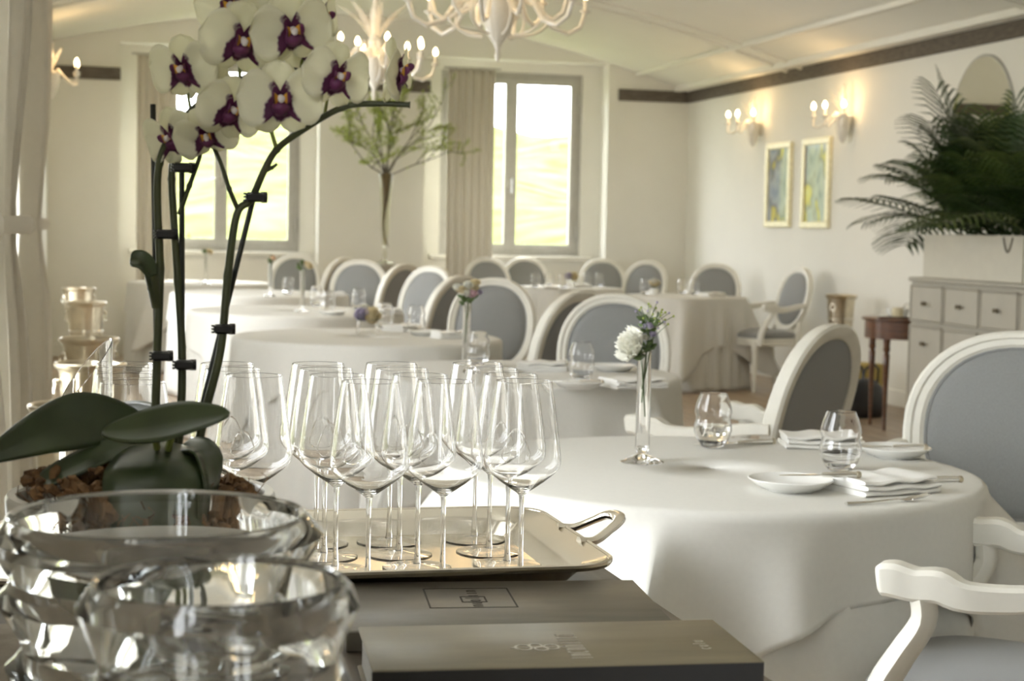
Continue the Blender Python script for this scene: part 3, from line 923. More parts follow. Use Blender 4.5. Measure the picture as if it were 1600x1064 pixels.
def make_budvase(kind, label):
    """slender glass tube on a flared foot with cut flowers"""
    t = thing('bud_vase', label, 'vase')
    H = 0.245
    mb = MB()
    mb.lathe([(0, 0.0), (0.046, 0.0), (0.048, 0.0015), (0.040, 0.006), (0.022, 0.012), (0.011, 0.018), (0.0125, 0.024), (0.0155, 0.030), (0.0155, H), (0.0149, H + .0006), (0.0146, H - .001), (0.0146, 0.034), (0.0, 0.031)], 32)
    mb.build('vase_body', GLASS, t, angle=0.45)
    rnd = random.Random(len(label))
    tips = {'white': [(-0.028, -0.004, 0.265), (0.008, 0, 0.315), (0.03, 0.004, 0.33), (0.014, 0.01, 0.30)],
            'cream': [(0.03, 0, 0.27), (0.0, 0, 0.285), (-0.012, 0.006, 0.27)],
            'peach': [(0.012, 0, 0.275), (-0.01, 0, 0.28), (0.0, .008, 0.27)],
            'posy': [(-0.02, 0, 0.285), (0.012, 0.004, 0.30), (0.03, 0, 0.275), (0.0, -0.012, 0.28)]}[kind]
    for k, p in enumerate(tips):
        mb = MB(); b = (rnd.uniform(-.006, .006), rnd.uniform(-.006, .006), 0.10 + 0.03 * k)
        mb.tube([b, (p[0] * 0.15, p[1] * .3, 0.2), (p[0] * 0.5, p[1] * .6, 0.25), p], 0.0016, 6); mb.build('stem', GREEN, t)
    def leaf(p, d, L, mt=GREEN):
        mb = MB(); d = Vector(d).normalized(); s = d.cross(Vector((0.2, -1, 0.3))).normalized(); n = d.cross(s)
        rows = [[Vector(p) + d * L * u + s * v * L * 0.28 * math.sin(PI * (u * .92 + .04)) + n * (L * 0.2 * u * u + 0.1 * L * abs(v)) for v in (-1, -.5, 0, .5, 1)] for u in (0, .2, .4, .6, .8, 1)]
        mb.grid(rows); mb.build('leaf', mt, t, solid=0.0008, angle=None)
    if kind == 'white':
        # big white ranunculus seen from the side, thyme-like sprig with tiny buds
        rose_mesh(0.034, 3, WHITEP, 'blossom', t, (-0.034, -0.006, 0.258), (0.25, -1.15), ruff=0.22)
        leaf((-0.004, -0.006, 0.240), (-0.7, -.3, 0.55), 0.045); leaf((0, -0.008, 0.235), (-0.85, -.3, -0.1), 0.030)
        for k in range(26):
            z = rnd.uniform(0.24, 0.315); leaf((0.006 + rnd.uniform(-.012, .018), rnd.uniform(-.01, .012), z), (rnd.uniform(-1, 1), rnd.uniform(-1, 1), 0.6), 0.017)
        for k in range(26):
            b = Vector((0.006 + rnd.uniform(-.004, .01), rnd.uniform(-.004, .006), rnd.uniform(0.26, 0.30))); d = Vector((rnd.uniform(-0.5, 1.1), rnd.uniform(-.5, .5), rnd.uniform(0.5, 1.1))).normalized()
            e = b + d * rnd.uniform(0.035, 0.062)
            mb = MB(); mb.tube([b, (b + e) / 2 + Vector((0, 0, .003)), e], 0.0007, 5); s_ = mb.build('sprig', GREEN, t)
            mb = MB(); mb.ball(e, 0.0028, 7, 5); mb.build('bud', (BUDG if k % 3 else LILAC), s_)
        for k in range(6):
            rose_mesh(0.007, 20 + k, LILAC if k % 2 else WHITEP, 'small_flower', t, (rnd.uniform(-0.012, 0.035), rnd.uniform(-.012, 0), rnd.uniform(0.27, 0.33)), (0.8, 0))
    elif kind == 'cream':
        rose_mesh(0.026, 5, CREAMP, 'blossom', t, (0.032, -0.006, 0.272), (0.6, 0.5))
        for k in range(9): leaf((rnd.uniform(-.02, .008), rnd.uniform(-.008, .008), rnd.uniform(.24, .285)), (rnd.uniform(-1, .6), rnd.uniform(-.6, .6), .8), 0.028)
    elif kind == 'peach':
        rose_mesh(0.022, 6, mat('peach_petal', (0.70, 0.50, 0.33), 0.7), 'blossom', t, (0.016, -0.004, 0.275), (0.4, 0.4))
        for k in range(9): leaf((rnd.uniform(-.02, .008), rnd.uniform(-.008, .008), rnd.uniform(.22, .275)), (rnd.uniform(-1, .6), rnd.uniform(-.6, .6), .8), 0.028)
    else:
        cols = [CREAMP, WHITEP, CREAMP, mat('pink_petal', (0.62, 0.42, 0.45), 0.7), WHITEP, LILAC, CREAMP, WHITEP]
        for k, p in enumerate([(-.022, -.01, .288), (0.0, -.012, .305), (.02, -.008, .298), (.014, -.016, .275), (-.006, -.016, .278), (.042, 0, .282), (.03, .008, .312), (-.034, .004, .295)]):
            rose_mesh(0.017 if k != 5 else .012, 30 + k, cols[k], 'blossom', t, p, (0.6, 0.3 * (k % 3 - 1)))
        for k in range(14): leaf((rnd.uniform(-.02, .02), rnd.uniform(-.012, .008), rnd.uniform(.235, .27)), (rnd.uniform(-1, 1), rnd.uniform(-.6, .6), .5), 0.026)
    return t
def put(t, px, py, rz=0.0, z=ZT):
    t.location = at_z(px, py, z); t.rotation_euler = (0, 0, rz); return t
put(make_budvase('white', 'tall glass bud vase with a white blossom and budded sprigs on the front table'), 1003, 722)
put(make_budvase('posy', 'tall glass bud vase with a cream and pink posy on the second table'), 728, 580)
put(make_budvase('cream', 'glass bud vase with a cream rose on the fourth table'), 472, 487)
put(make_budvase('peach', 'glass bud vase with a peach rose on the fifth table'), 422, 463)
put(make_budvase('cream', 'glass bud vase with a pale rose on the bright white table under the window'), 321, 444)
# low flower bowls
def make_low_vase(label, sq, seed, big):
    t = thing('low_vase', label, 'vase')
    mb = MB()
    if sq:
        w = 0.045; h = 0.075
        Ls = []
        for (q, z) in ((0.0, 0.0), (w, 0.0), (w, h), (w - 0.005, h), (w - 0.005, 0.010), (0.0, 0.010)):
            q = max(q, 0.001)
            Ls.append([(q * c, q * s, z) for c, s in ((1, 1), (-1, 1), (-1, -1), (1, -1))])
        mb.loft(Ls); mb.build('vase_body', GLASS, t, angle=0.5)
    else:
        mb.lathe([(0, 0), (0.032, 0), (0.036, 0.004), (0.036, 0.055), (0.033, 0.055), (0.033, 0.006), (0, 0.005)], 24); mb.build('vase_body', PORC, t)
    rnd = random.Random(seed)
    if big:
        rose_mesh(0.042, seed, CREAMP, 'blossom', t, (0, 0, 0.095), (0.2, 0)); rose_mesh(0.036, seed + 1, WHITEP, 'blossom', t, (0, 0, 0.108), (0.1, 0))
    else:
        for k, (p, mt) in enumerate((((0.02, -.02, .105), CREAMP), ((0.035, 0, .085), CREAMP), ((0.012, -.03, .070), CREAMP), ((-.03, -.01, .10), LILAC), ((-.012, .02, .115), WHITEP), ((-.035, .012, .08), LILAC))):
            rose_mesh(0.027, seed + k, mt, 'blossom', t, p, (0.7, 0.3 * (k % 3 - 1)))
    for k in range(9):
        a = rnd.uniform(0, 2 * PI); p = Vector((0.02 * math.cos(a), 0.02 * math.sin(a), 0.062)); d = Vector((math.cos(a), math.sin(a), .25)); s = d.cross(Vector((0, 0, 1)))
        mb = MB(); mb.grid([[p + d * 0.035 * u + s * v * .011 * math.sin(PI * (u * .9 + .05)) for v in (-1, 0, 1)] for u in (0, .25, .5, .75, 1)]); mb.build('leaf', GREEN, t, solid=0.0008, angle=None)
    return t
put(make_low_vase('square glass vase of cream and lilac roses on the third table', True, 60, False), 574, 522)
put(make_low_vase('small white pot with a round cream flower on the square-draped table', False, 70, True), 1022, 461)
put(make_low_vase('small white pot of cream flowers on the far table below the window', False, 80, False), 893, 447)
# place settings
tumbler.put(at_z(1113, 699, ZT), 0, 'stemless water glass beside the knife and the white bud vase, part filled with water')
tumbler.put(at_z(1312, 736, ZT), 0, 'empty stemless water glass between the two folded napkins')
tumbler.put(at_z(908, 594, ZT), 0, 'stemless water glass on the second table in front of the grey chair')
tumbler.put(at_z(746, 572, ZT), 0.3, 'stemless water glass beside the posy vase on the second table')
tumbler.put(at_z(650, 519, ZT), 0.3, 'stemless water glass on the third table near the square vase')
tumbler.put(at_z(601, 514, ZT), 0.3, 'stemless water glass right beside the square vase of roses on the third table')
for (x, y) in ((495, 479), (560, 484), (512, 488)):
    tumbler.put(at_z(x, y, ZT), 0.3, 'stemless water glass on the fourth table', 'water glasses on the fourth table')
tumbler.put(at_z(450, 460, ZT), 0.3, 'stemless water glass beside the peach rose vase')
for (x, y) in ((1008, 460), (1066, 459), (1085, 460)):
    tumbler.put(at_z(x, y, ZT), 0.3, 'stemless water glass on the square-draped table by the right wall', 'water glasses on the square-draped table')
for (x, y) in ((836, 449), (858, 446), (880, 451), (917, 447), (936, 448)):
    tumbler.put(at_z(x, y, ZT), 0.3, 'stemless water glass on the far table below the window', 'water glasses on the far table')
# water in the first glass
wt = MB(); wt.lathe([(0, 0.0078), (0.0216, 0.0097), (0.0364, 0.0200), (0.0427, 0.040), (0.0424, 0.052), (0, 0.052)], 40)
wo = tag(wt.build('drinking_water', WATER), 'still water in the glass beside the white bud vase', 'water'); wo.location = at_z(1113, 699, ZT)
plate.put(at_z(1235, 766, ZT), 0, 'white bread plate with butter knife near the folded napkin')
plate.put(at_z(1397, 714, ZT), 0, 'white bread plate in front of the large blue-grey armchair')
plate.put(at_z(903, 607, ZT), 0, 'white bread plate with a butter knife on the second table')
plate.put(at_z(958, 580, ZT), 0, 'white bread plate beside the grey chair at the second table')
plate.put(at_z(663, 524, ZT), 0, 'white bread plate on the third table beside the water glass')
plate.put(at_z(520, 492, ZT), 0, 'white bread plate on the fourth table')
plate.put(at_z(862, 452, ZT), 0, 'white bread plate on the far table below the window')
napkin.put(at_z(1376, 766, ZT), math.radians(12), 'thick folded white napkin between bread plate and table knife')
napkin.put(at_z(1282, 697, ZT), math.radians(-15), 'folded white napkin behind the empty water glass')
napkin.put(at_z(988, 605, ZT), math.radians(10), 'folded white napkin on the second table behind the bud vase tube')
napkin.put(at_z(848, 578, ZT), math.radians(-20), 'folded white napkin on the second table before the taupe-backed chair')
napkin.put(at_z(708, 528, ZT), math.radians(10), 'folded white napkin on the third table')
napkin.put(at_z(632, 517, ZT), math.radians(40), 'folded white napkin beside the roses on the third table')
napkin.put(at_z(600, 490, ZT), math.radians(20), 'folded white napkin on the fourth table')
napkin.put(at_z(518, 463, ZT), math.radians(0), 'folded white napkin on the fifth table')
napkin.put(at_z(1112, 463, ZT), math.radians(20), 'folded white napkin on the square-draped table')
napkin.put(at_z(905, 449, ZT), math.radians(10), 'folded white napkin on the far table below the window')
knife.put(at_z(1500, 753, ZT), math.radians(170), 'silver table knife lying half under the thick folded napkin')
knife.put(at_z(1208, 693, ZT), math.radians(188), 'silver knife lying beside the water glass with water')
butter.put(at_z(1340, 770, ZT) + Vector((0, 0, 0.030)), math.radians(172), 'silver butter knife resting across the front bread plate')
butter.put(at_z(1445, 716, ZT) + Vector((0, 0, 0.020)), math.radians(165), 'butter knife resting on the plate before the large armchair')
butter.put(at_z(940, 609, ZT) + Vector((0, 0, 0.020)), math.radians(170), 'butter knife resting on the plate of the second table')
fork.put(at_z(1322, 790, ZT), math.radians(12), 'silver fork beside the thick folded napkin')

# ================================================================ SERVICE COUNTER (foreground)
CZ = 0.83
t = thing('service_counter', 'dark wooden service counter holding the tray, menus, orchid and vases', 'counter', (0, 0, 0))
mb = MB(); mb.box(XL + 0.02, 0.632, 0.55, 2.30, CZ - 0.04, CZ, 0.004); mb.build('counter_top', COUNTER, t, smooth=False)
mb = MB(); mb.box(XL + 0.05, 0.58, 0.60, 2.24, 0.08, CZ - 0.038); mb.build('body', COUNTER, t, smooth=False)
mb = MB(); mb.box(XL + 0.08, 0.55, 0.66, 2.20, 0.0, 0.082); mb.build('plinth', BLACKP, t, smooth=False)
for k in range(3):
    mb = MB(); y0 = 0.64 + k * 0.535; mb.box(0.578, 0.592, y0, y0 + 0.515, 0.12, CZ - 0.06, 0.004); d_ = mb.build('door', COUNTER, t, smooth=False)
    mb = MB(); mb.ball((0.604, y0 + 0.46, 0.55), 0.014, 10, 6); mb.build('knob', KNOB, d_)
# taupe runner under the vases
mb = MB(); rows = []
for i in range(25):
    rows.append([(-0.33 + 0.50 * j / 16, 0.62 + 1.14 * i / 24, CZ + 0.0045 + 0.0012 * math.sin(i * .9 + j * .7)) for j in range(17)])
mb.grid(rows)
tag(mb.build('table_runner', SUEDE, None, solid=0.004), 'taupe napped runner cloth under the crystal vases on the counter', 'runner')
RZ_ = CZ + 0.0078
# ---- silver tray
TR = thing('serving_tray', 'large silver gallery tray with looped handles holding the wine glasses', 'tray', (0.245, 2.03, CZ), math.radians(-0.6))
def rrect(hx, hy, rad, z, n=8):
    P = []
    for (sx, sy, a0) in ((1, 1, 0), (-1, 1, PI / 2), (-1, -1, PI), (1, -1, 1.5 * PI)):
        for k in range(n + 1):
            a = a0 + PI / 2 * k / n
            P.append((sx * (hx - rad) + rad * math.cos(a), sy * (hy - rad) + rad * math.sin(a), z))
    return P
HX, HY = 0.360, 0.206
mb = MB()
def tl(ix, iy, rad, z): return rrect(HX - ix, HY - iy, rad, z)
mb.loft([tl(0.08, 0.05, 0.02, 0.002), tl(0.058, 0.034, 0.035, 0.001), tl(0.040, 0.025, 0.045, 0.016), tl(0.030, 0.019, 0.05, 0.024), tl(0, 0, 0.06, 0.029), tl(-0.002, -0.002, 0.06, 0.033),
         tl(0.004, 0.004, 0.06, 0.036), tl(0.010, 0.008, 0.058, 0.033), tl(0.032, 0.016, 0.05, 0.0285), tl(0.042, 0.022, 0.045, 0.0205), tl(0.058, 0.031, 0.035, 0.0055), tl(0.08, 0.05, 0.02, 0.0050)], caps=True)
mb.build('tray_body', SILVER, TR, angle=0.6)
mb = MB(); P = rrect(HX - 0.0, HY - 0.0, 0.06, 0.035); mb.tube([Vector(p) for p in P] + [P[0]], 0.0028, 6, caps=False); mb.build('rim_bead', SILVER, TR)
for s in (-1, 1):
    mb = MB()
    mb.tube(*resample([(s * (HX - 0.010), -0.050, 0.034), (s * (HX + 0.012), -0.047, 0.034), (s * (HX + 0.034), -0.036, 0.045), (s * (HX + 0.050), -0.024, 0.054), (s * (HX + 0.056), 0.0, 0.056), (s * (HX + 0.050), 0.024, 0.054), (s * (HX + 0.034), 0.036, 0.045), (s * (HX + 0.012), 0.047, 0.034), (s * (HX - 0.010), 0.050, 0.034)],
            [0.008, 0.0065, 0.0062, 0.0075, 0.0080, 0.0075, 0.0062, 0.0065, 0.008], 3), 10, flat=(0.8, 1.1))
    mb.build('handle', SILVER, TR)
# ---- wine glasses
def make_wineglass():
    t = thing('wine_glass', 'x', 'wine glass')
    out = [(0.0, 0.1015), (0.0040, 0.1020), (0.0065, 0.1045), (0.014, 0.1095), (0.027, 0.1185), (0.0385, 0.1280), (0.0440, 0.1340), (0.0460, 0.1400), (0.0462, 0.1450), (0.0450, 0.1560), (0.0422, 0.1780), (0.0385, 0.2050), (0.0340, 0.2345), (0.0335, 0.2375)]
    th = 0.0006
    inn = [(rr - th, z) for rr, z in reversed(out[5:])] + [(0.0265, 0.1195), (0.013, 0.1108), (0.004, 0.1075), (0.0, 0.1070)]
    mb = MB(); mb.lathe(out + [(0.0331, 0.2380)] + inn, 48); mb.build('bowl', GLASS, t, angle=0.45)
    mb = MB(); mb.lathe([(0, 0.0055), (0.0050, 0.0056), (0.0036, 0.014), (0.0030, 0.030), (0.0028, 0.06), (0.0030, 0.09), (0.0037, 0.0995), (0.0040, 0.1022), (0, 0.1022)], 14); mb.build('stem', GLASS, t, angle=0.45)
    mb = MB(); mb.lathe([(0, 0.0046), (0.006, 0.0042), (0.014, 0.0026), (0.028, 0.0012), (0.0395, 0.0001), (0.0415, 0.0), (0.0425, 0.0008), (0.0415, 0.0014), (0.028, 0.0025), (0.014, 0.0040), (0.0052, 0.0060), (0, 0.0062)], 48); mb.build('foot', GLASS, t, angle=0.45)
    return t
wine = Stamps(make_wineglass())
GZ = CZ + 0.0052
ROWS = (2.156, 2.071, 1.986, 1.9015)
for (xs_, n_) in (((0.502, 0.502, 0.505, 0.500), 0), ((0.386, 0.384, 0.391, 0.405), 1), ((0.289, 0.288, 0.290, 0.316), 2)):
    for x, y in zip(xs_, ROWS):
        wine.put((x, y, GZ), random.uniform(0, 6), 'empty stemmed wine glass in the open rows on the silver tray', 'wine glasses in rows on the silver tray')
for (x, y) in zip((0.172, 0.172, 0.190), ROWS):
    wine.put((x, y, GZ), random.uniform(0, 6), 'empty stemmed wine glass just behind the leaning orchid stem', 'wine glasses behind the leaning orchid stem')
for (x, y) in zip((0.046, 0.045, 0.045, 0.050), ROWS):
    wine.put((x, y, GZ), random.uniform(0, 6), 'empty stemmed wine glass behind the slant-cut glass cylinder', 'wine glasses behind the glass cylinder')
# ---- slant-cut glass cylinder
mb = MB(); Ls = []; N = 40; RD = 0.0265
def slant(r, z, top):
    L = []
    for j in range(N):
        a = 2 * PI * j / N
        zz = z if not top else z + 0.034 * (r / RD) * math.cos(a - 0.25)
        L.append((r * math.cos(a), r * math.sin(a), zz))
    return L
mb.loft([slant(0.0005, 0, 0), slant(RD - .002, 0, 0), slant(RD, 0.003, 0), slant(RD, 0.10, 0), slant(RD, 0.267, 1), slant(RD - 0.0009, 0.2680, 1), slant(RD - 0.0018, 0.267, 1), slant(RD - 0.0018, 0.10, 0), slant(RD - 0.0018, 0.02, 0), slant(0.0005, 0.018, 0)], caps=True)
o = tag(mb.build('glass_cylinder_vase', GLASS, None, angle=0.35), 'tall clear glass cylinder with slant-cut mouth beside the orchid', 'glass cylinder')
o.location = (-0.003, 1.768, CZ)

# ---- crystal vases with tilted angular ridges
def crystal_vase(label, loc, R, H, seed, rot):
    mb = MB(); N = 72; rnd = random.Random(seed)
    nb = 4
    rows = []
    K = 26
    ph = [rnd.uniform(0, 2 * PI) for _ in range(8)]
    def ridge(u, a):
        # angular ledges, each ring tilted a little differently
        k = u * nb + 0.10 * math.sin(a + ph[int(min(u * nb, 7))]) + 0.05 * math.sin(2 * a + ph[2])
        q = k - math.floor(k)
        return (q / 0.72 if q < 0.72 else (1 - q) / 0.28)
    for i in range(K + 1):
        u = i / K
        base = R * (0.70 + 0.20 * u)
        row = []
        for j in range(N):
            a = 2 * PI * j / N
            r = base + R * 0.13 * ridge(u * 0.999, a) * (1 if u < 0.97 else 0.2)
            row.append((r * math.cos(a), r * math.sin(a), H * u))
        rows.append(row)
    top = rows[-1]
    outer = [[(p[0] * 0.02, p[1] * 0.02, 0.0) for p in rows[0]]] + rows
    inner = []
    for (q, u) in ((0.985, 1.004), (0.95, 0.995), (0.90, 0.93), (0.86, 0.75), (0.80, 0.5), (0.70, 0.22), (0.55, 0.13), (0.02, 0.11)):
        inner.append([(q * R * 0.905 * math.cos(2 * PI * j / N), q * R * 0.905 * math.sin(2 * PI * j / N), H * u) for j in range(N)])
    mb.loft(outer + inner, caps=True)
    o = tag(mb.build('crystal_vase', CRYSTAL, None, angle=0.5), label, 'vase')
    o.location = loc; o.rotation_euler = (0, 0, rot)
    return o
crystal_vase('wide thick crystal vase with tilted ridges in front of the orchid pot', (0.051, 1.265, RZ_), 0.122, 0.196, 3, 0.4)
crystal_vase('smaller thick crystal vase with tilted ridges beside the dark menus', (0.077, 1.010, RZ_), 0.084, 0.198, 9, 2.0)

# ---- menus
def letters(parent, mt, x0, y0, dx, dy, hx, hy, n, z, seed, name='lettering', rad=0.0011):
    """row of small printed letter strokes (rings, bars and arches) along (dx, dy), height along (hx, hy)"""
    rnd = random.Random(seed)
    D = Vector((dx, dy, 0)); Hh = Vector((hx, hy, 0))
    mb = MB()
    for k in range(n):
        o = Vector((x0, y0, z)) + D * k
        kind = rnd.choice('onuiclm')
        w = 0.62
        def P(u, v): return o + D * (u * w) + Hh * v
        if kind == 'o' or kind == 'c':
            pts = [P(0.5 + 0.45 * math.cos(a), 0.35 + 0.35 * math.sin(a)) for a in [2 * PI * q / 14 for q in range(2 if kind == 'c' else 0, 13 if kind == 'c' else 15)]]
            st = [pts]
        elif kind == 'i': st = [[P(.5, 0), P(.5, .75)]]
        elif kind == 'l': st = [[P(.5, 0), P(.5, 1.05)]]
        elif kind == 'n': st = [[P(.08, 0), P(.08, .7)], [P(.08, .5), P(.3, .68), P(.65, .68), P(.9, .5), P(.9, 0)]]
        elif kind == 'm': st = [[P(.05, 0), P(.05, .7)], [P(.05, .55), P(.28, .68), P(.5, .5), P(.5, 0)], [P(.5, .55), P(.75, .68), P(.95, .5), P(.95, 0)]]
        else: st = [[P(.9, 0), P(.9, .7)], [P(.08, .7), P(.08, .2), P(.3, .02), P(.65, .02), P(.9, .2)]]
        for s_ in st:
            mb.tube(s_, rad, 5, flat=(0.25, 1.0))
    return mb.build(name, mt, parent)
def make_menu(name, label, c, rz, lx, ly, th, cover, zbase):
    t = thing(name, label, 'menu', (c[0], c[1], zbase), rz)
    ct = 0.003
    mb = MB(); mb.box(-lx / 2, lx / 2, -ly / 2, ly / 2, th - ct, th, 0.0012); top = mb.build('cover', cover, t)
    mb = MB(); mb.box(-lx / 2, lx / 2, -ly / 2, ly / 2, 0, ct, 0.0012); mb.build('back_cover', cover, t)
    mb = MB(); mb.box(-lx / 2 + 0.004, lx / 2 - 0.004, -ly / 2 + 0.002, ly / 2 - 0.004, ct, th - ct); mb.build('pages', PAPER, t, smooth=False)
    mb = MB(); mb.box(-lx / 2, lx / 2, -ly / 2 - 0.0005, -ly / 2 + 0.004, 0.0005, th - 0.0005, 0.0015); mb.build('spine', BLACKP if th > 0.03 else cover, t)
    return t, top
m1, top1 = make_menu('leather_menu', 'dark leather menu with a debossed rectangular emblem beside the silver tray', (0.428, 1.707), math.radians(-6.5), 0.338, 0.228, 0.022, LEATHER, CZ)
zt = 0.0222
mb = MB()
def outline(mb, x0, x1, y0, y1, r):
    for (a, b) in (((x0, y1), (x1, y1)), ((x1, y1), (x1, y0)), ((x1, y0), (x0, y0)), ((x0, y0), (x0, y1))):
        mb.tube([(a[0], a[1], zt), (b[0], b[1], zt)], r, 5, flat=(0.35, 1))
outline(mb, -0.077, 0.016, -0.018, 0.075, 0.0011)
mb.build('border_shade_lines', SHADE_INK, top1)  # flat dark strokes paint the shade of a pressed-in border, no real groove
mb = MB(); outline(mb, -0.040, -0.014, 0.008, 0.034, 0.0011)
mb.build('emblem_square', SHADE_INK, top1)  # same painted groove shade around the small square
letters(top1, SHADE_INK, -0.020, -0.012, 0.0, 0.0118, -0.0145, 0.0, 7, zt, 4)
m2, top2 = make_menu('wine_list', 'thick olive-brown wine list with silver print at the counter corner', (0.419, 1.462), math.radians(-4.5), 0.352, 0.160, 0.040, LEATHER2, CZ)
zt = 0.0402
letters(top2, FOIL, 0.024, -0.058, 0.0, 0.0105, -0.026, 0.0, 9, zt, 11)
mb = MB()
for (ex, ey, er) in ((-0.032, -0.014, 0.0075), (-0.020, -0.009, 0.006), (-0.016, -0.019, 0.006), (-0.006, -0.014, 0.007)):
    mb.tube([(ex + er * math.cos(q), ey + er * 1.2 * math.sin(q), zt) for q in [2 * PI * k / 14 for k in range(15)]], 0.0013, 5, flat=(.25, 1))
mb.tube([(-0.044, -0.014, zt), (0.006, -0.014, zt)], 0.0010, 5, flat=(.25, 1))
mb.build('emblem', FOIL, top2)
letters(top2, FOIL, 0.140, -0.034, 0.0, 0.0085, -0.011, 0.0, 4, zt, 5, 'small_lettering')

# ================================================================ ORCHID
OC = Vector((0.048, 1.560, RZ_))
orch = thing('potted_orchid', 'tall white orchid with purple-centred flowers in a white pot on the counter', 'orchid', OC)
OCi = Vector(OC)
def ol(px, py, d): return at_d(px, py, d) - OCi
PR, PH = 0.122, 0.166
mb = MB(); mb.lathe([(0, 0), (PR * 0.78, 0), (PR * 0.82, 0.004), (PR * 0.95, 0.08), (PR, PH - 0.004), (PR - 0.002, PH), (PR - 0.010, PH), (PR - 0.012, PH - 0.004), (PR * 0.86, 0.05), (0, 0.04)], 56); mb.build('pot', POTM, orch, angle=0.6)
mb = MB()
rnd = random.Random(12)
for k in range(420):
    a = rnd.uniform(0, 2 * PI); r = (PR - 0.018) * math.sqrt(rnd.random()); z = PH - 0.016 + 0.016 * (1 - (r / PR)) + rnd.uniform(0, 0.016) + 0.014 * max(0, -math.cos(a))
    s = rnd.uniform(0.004, 0.010); c = Vector((r * math.cos(a), r * math.sin(a), z))
    u = Vector((rnd.uniform(-1, 1), rnd.uniform(-1, 1), rnd.uniform(-.6, .6))).normalized()
    mb.tube([c - u * s, c + Vector((rnd.uniform(-s, s), 0, s * .5)) * .5, c + u * s], [s * 0.35, s * 0.6, s * 0.3], 5)
for k in range(260):
    a = rnd.uniform(0, 2 * PI); r = (PR - 0.016) * rnd.uniform(0.55, 1.0); c = Vector((r * math.cos(a), r * math.sin(a), PH - 0.006))
    d1 = Vector((rnd.uniform(-1, 1), rnd.uniform(-1, 1), rnd.uniform(0.1, 1))).normalized() * rnd.uniform(0.008, 0.02)
    d2 = d1 + Vector((rnd.uniform(-1, 1), rnd.uniform(-1, 1), rnd.uniform(-.4, .6))).normalized() * 0.010
    mb.tube([c, c + d1, c + d2], 0.0005, 3)
tag(mb.build('bark_mulch', BARK, orch), kind='stuff')
# leaves
def oleaf(pts, wid, roll, label=None, mt=OLEAF, fold=0.25, prof='strap'):
    """strap leaf along points; roll = side direction"""
    P = [Vector(p) for p in pts]
    # catmull resample
    Q = []
    n = 18
    for i in range(n + 1):
        f = i / n * (len(P) - 1); k = min(int(f), len(P) - 2); u = f - k
        p0, p1, p2, p3 = P[max(k - 1, 0)], P[k], P[k + 1], P[min(k + 2, len(P) - 1)]
        Q.append(0.5 * ((2 * p1) + (p2 - p0) * u + (2 * p0 - 5 * p1 + 4 * p2 - p3) * u * u + (3 * p1 - p0 - 3 * p2 + p3) * u ** 3))
    rows = []
    S = Vector(roll).normalized()
    for i, q in enumerate(Q):
        u = i / n
        tt = (Q[min(i + 1, n)] - Q[max(i - 1, 0)]).normalized()
        s = (S - tt * S.dot(tt)).normalized(); nn = tt.cross(s)
        if nn.z < 0: nn = -nn
        w = wid * (0.30 + 0.70 * math.sin(PI * min(1, 0.12 + u * 0.62)) ** 1.0) * (1 if u < 0.8 else math.sqrt(max(0.0, 1 - ((u - 0.8) / 0.2) ** 2)) * 0.98 + 0.02)
        if prof == 'tip': w = wid * max(0.12, math.sin(PI * min(1, max(0, (u - 0.12) / 0.88)) ** 1.15))
        if prof == 'both': w = wid * max(0.03, math.sin(PI * (0.02 + 0.96 * u)) ** 0.75)
        rows.append([q + s * w * v + nn * (w * fold * (abs(v) ** 1.5)) for v in (-1, -.75, -.5, -.25, -.06, 0, .06, .25, .5, .75, 1)])
    mb = MB(); mb.grid(rows)
    o = mb.build('leaf', mt, orch, solid=0.0022, angle=None)
    if label: o['label'] = label
    return o
D0 = 1.555
base = ol(252, 735, D0)
oleaf([base, ol(225, 672, 1.57), ol(150, 655, 1.54), ol(75, 672, 1.50), ol(-40, 725, 1.46)], 0.026, (0.05, 0.35, 0.95), 'long dark leaf reaching past the pot', fold=0.12, prof='tip')
oleaf([ol(160, 675, 1.46), ol(205, 672, 1.455), ol(255, 664, 1.45), ol(305, 655, 1.44), ol(358, 647, 1.43)], 0.022, (0.0, 0.80, 0.60), 'leaf lying across the stems', fold=0.15, prof='both')
for (x0, x1) in ((246, 240), (262, 272)):
    mb = MB(); mb.tube([ol(x0, 745, 1.52), ol(x0, 705, 1.50), ol(x1, 668, 1.462)], [0.007, 0.006, 0.004], 8, flat=(1, .6)); mb.build('leaf_stalk', STEMB, orch)
oleaf([base, ol(225, 692, 1.55), ol(170, 705, 1.53), ol(105, 735, 1.51), ol(58, 758, 1.50)], 0.015, (0.2, 0.8, 0.6), fold=0.15)
oleaf([ol(250, 690, 1.53), ol(247, 705, 1.49), ol(246, 735, 1.46), ol(246, 790, 1.45), ol(246, 840, 1.46)], 0.046, (1, 0.1, 0), 'broad dark leaf drooping over the pot rim', fold=-0.2)
oleaf([base, ol(290, 700, 1.54), ol(316, 712, 1.51), ol(324, 750, 1.49), ol(322, 790, 1.48)], 0.020, (0.3, 1, 0.2), fold=0.1)
oleaf([base, ol(255, 690, 1.60), ol(240, 660, 1.64), ol(200, 648, 1.68), ol(150, 655, 1.72)], 0.018, (0.1, 0.9, 0.4), fold=0.15)
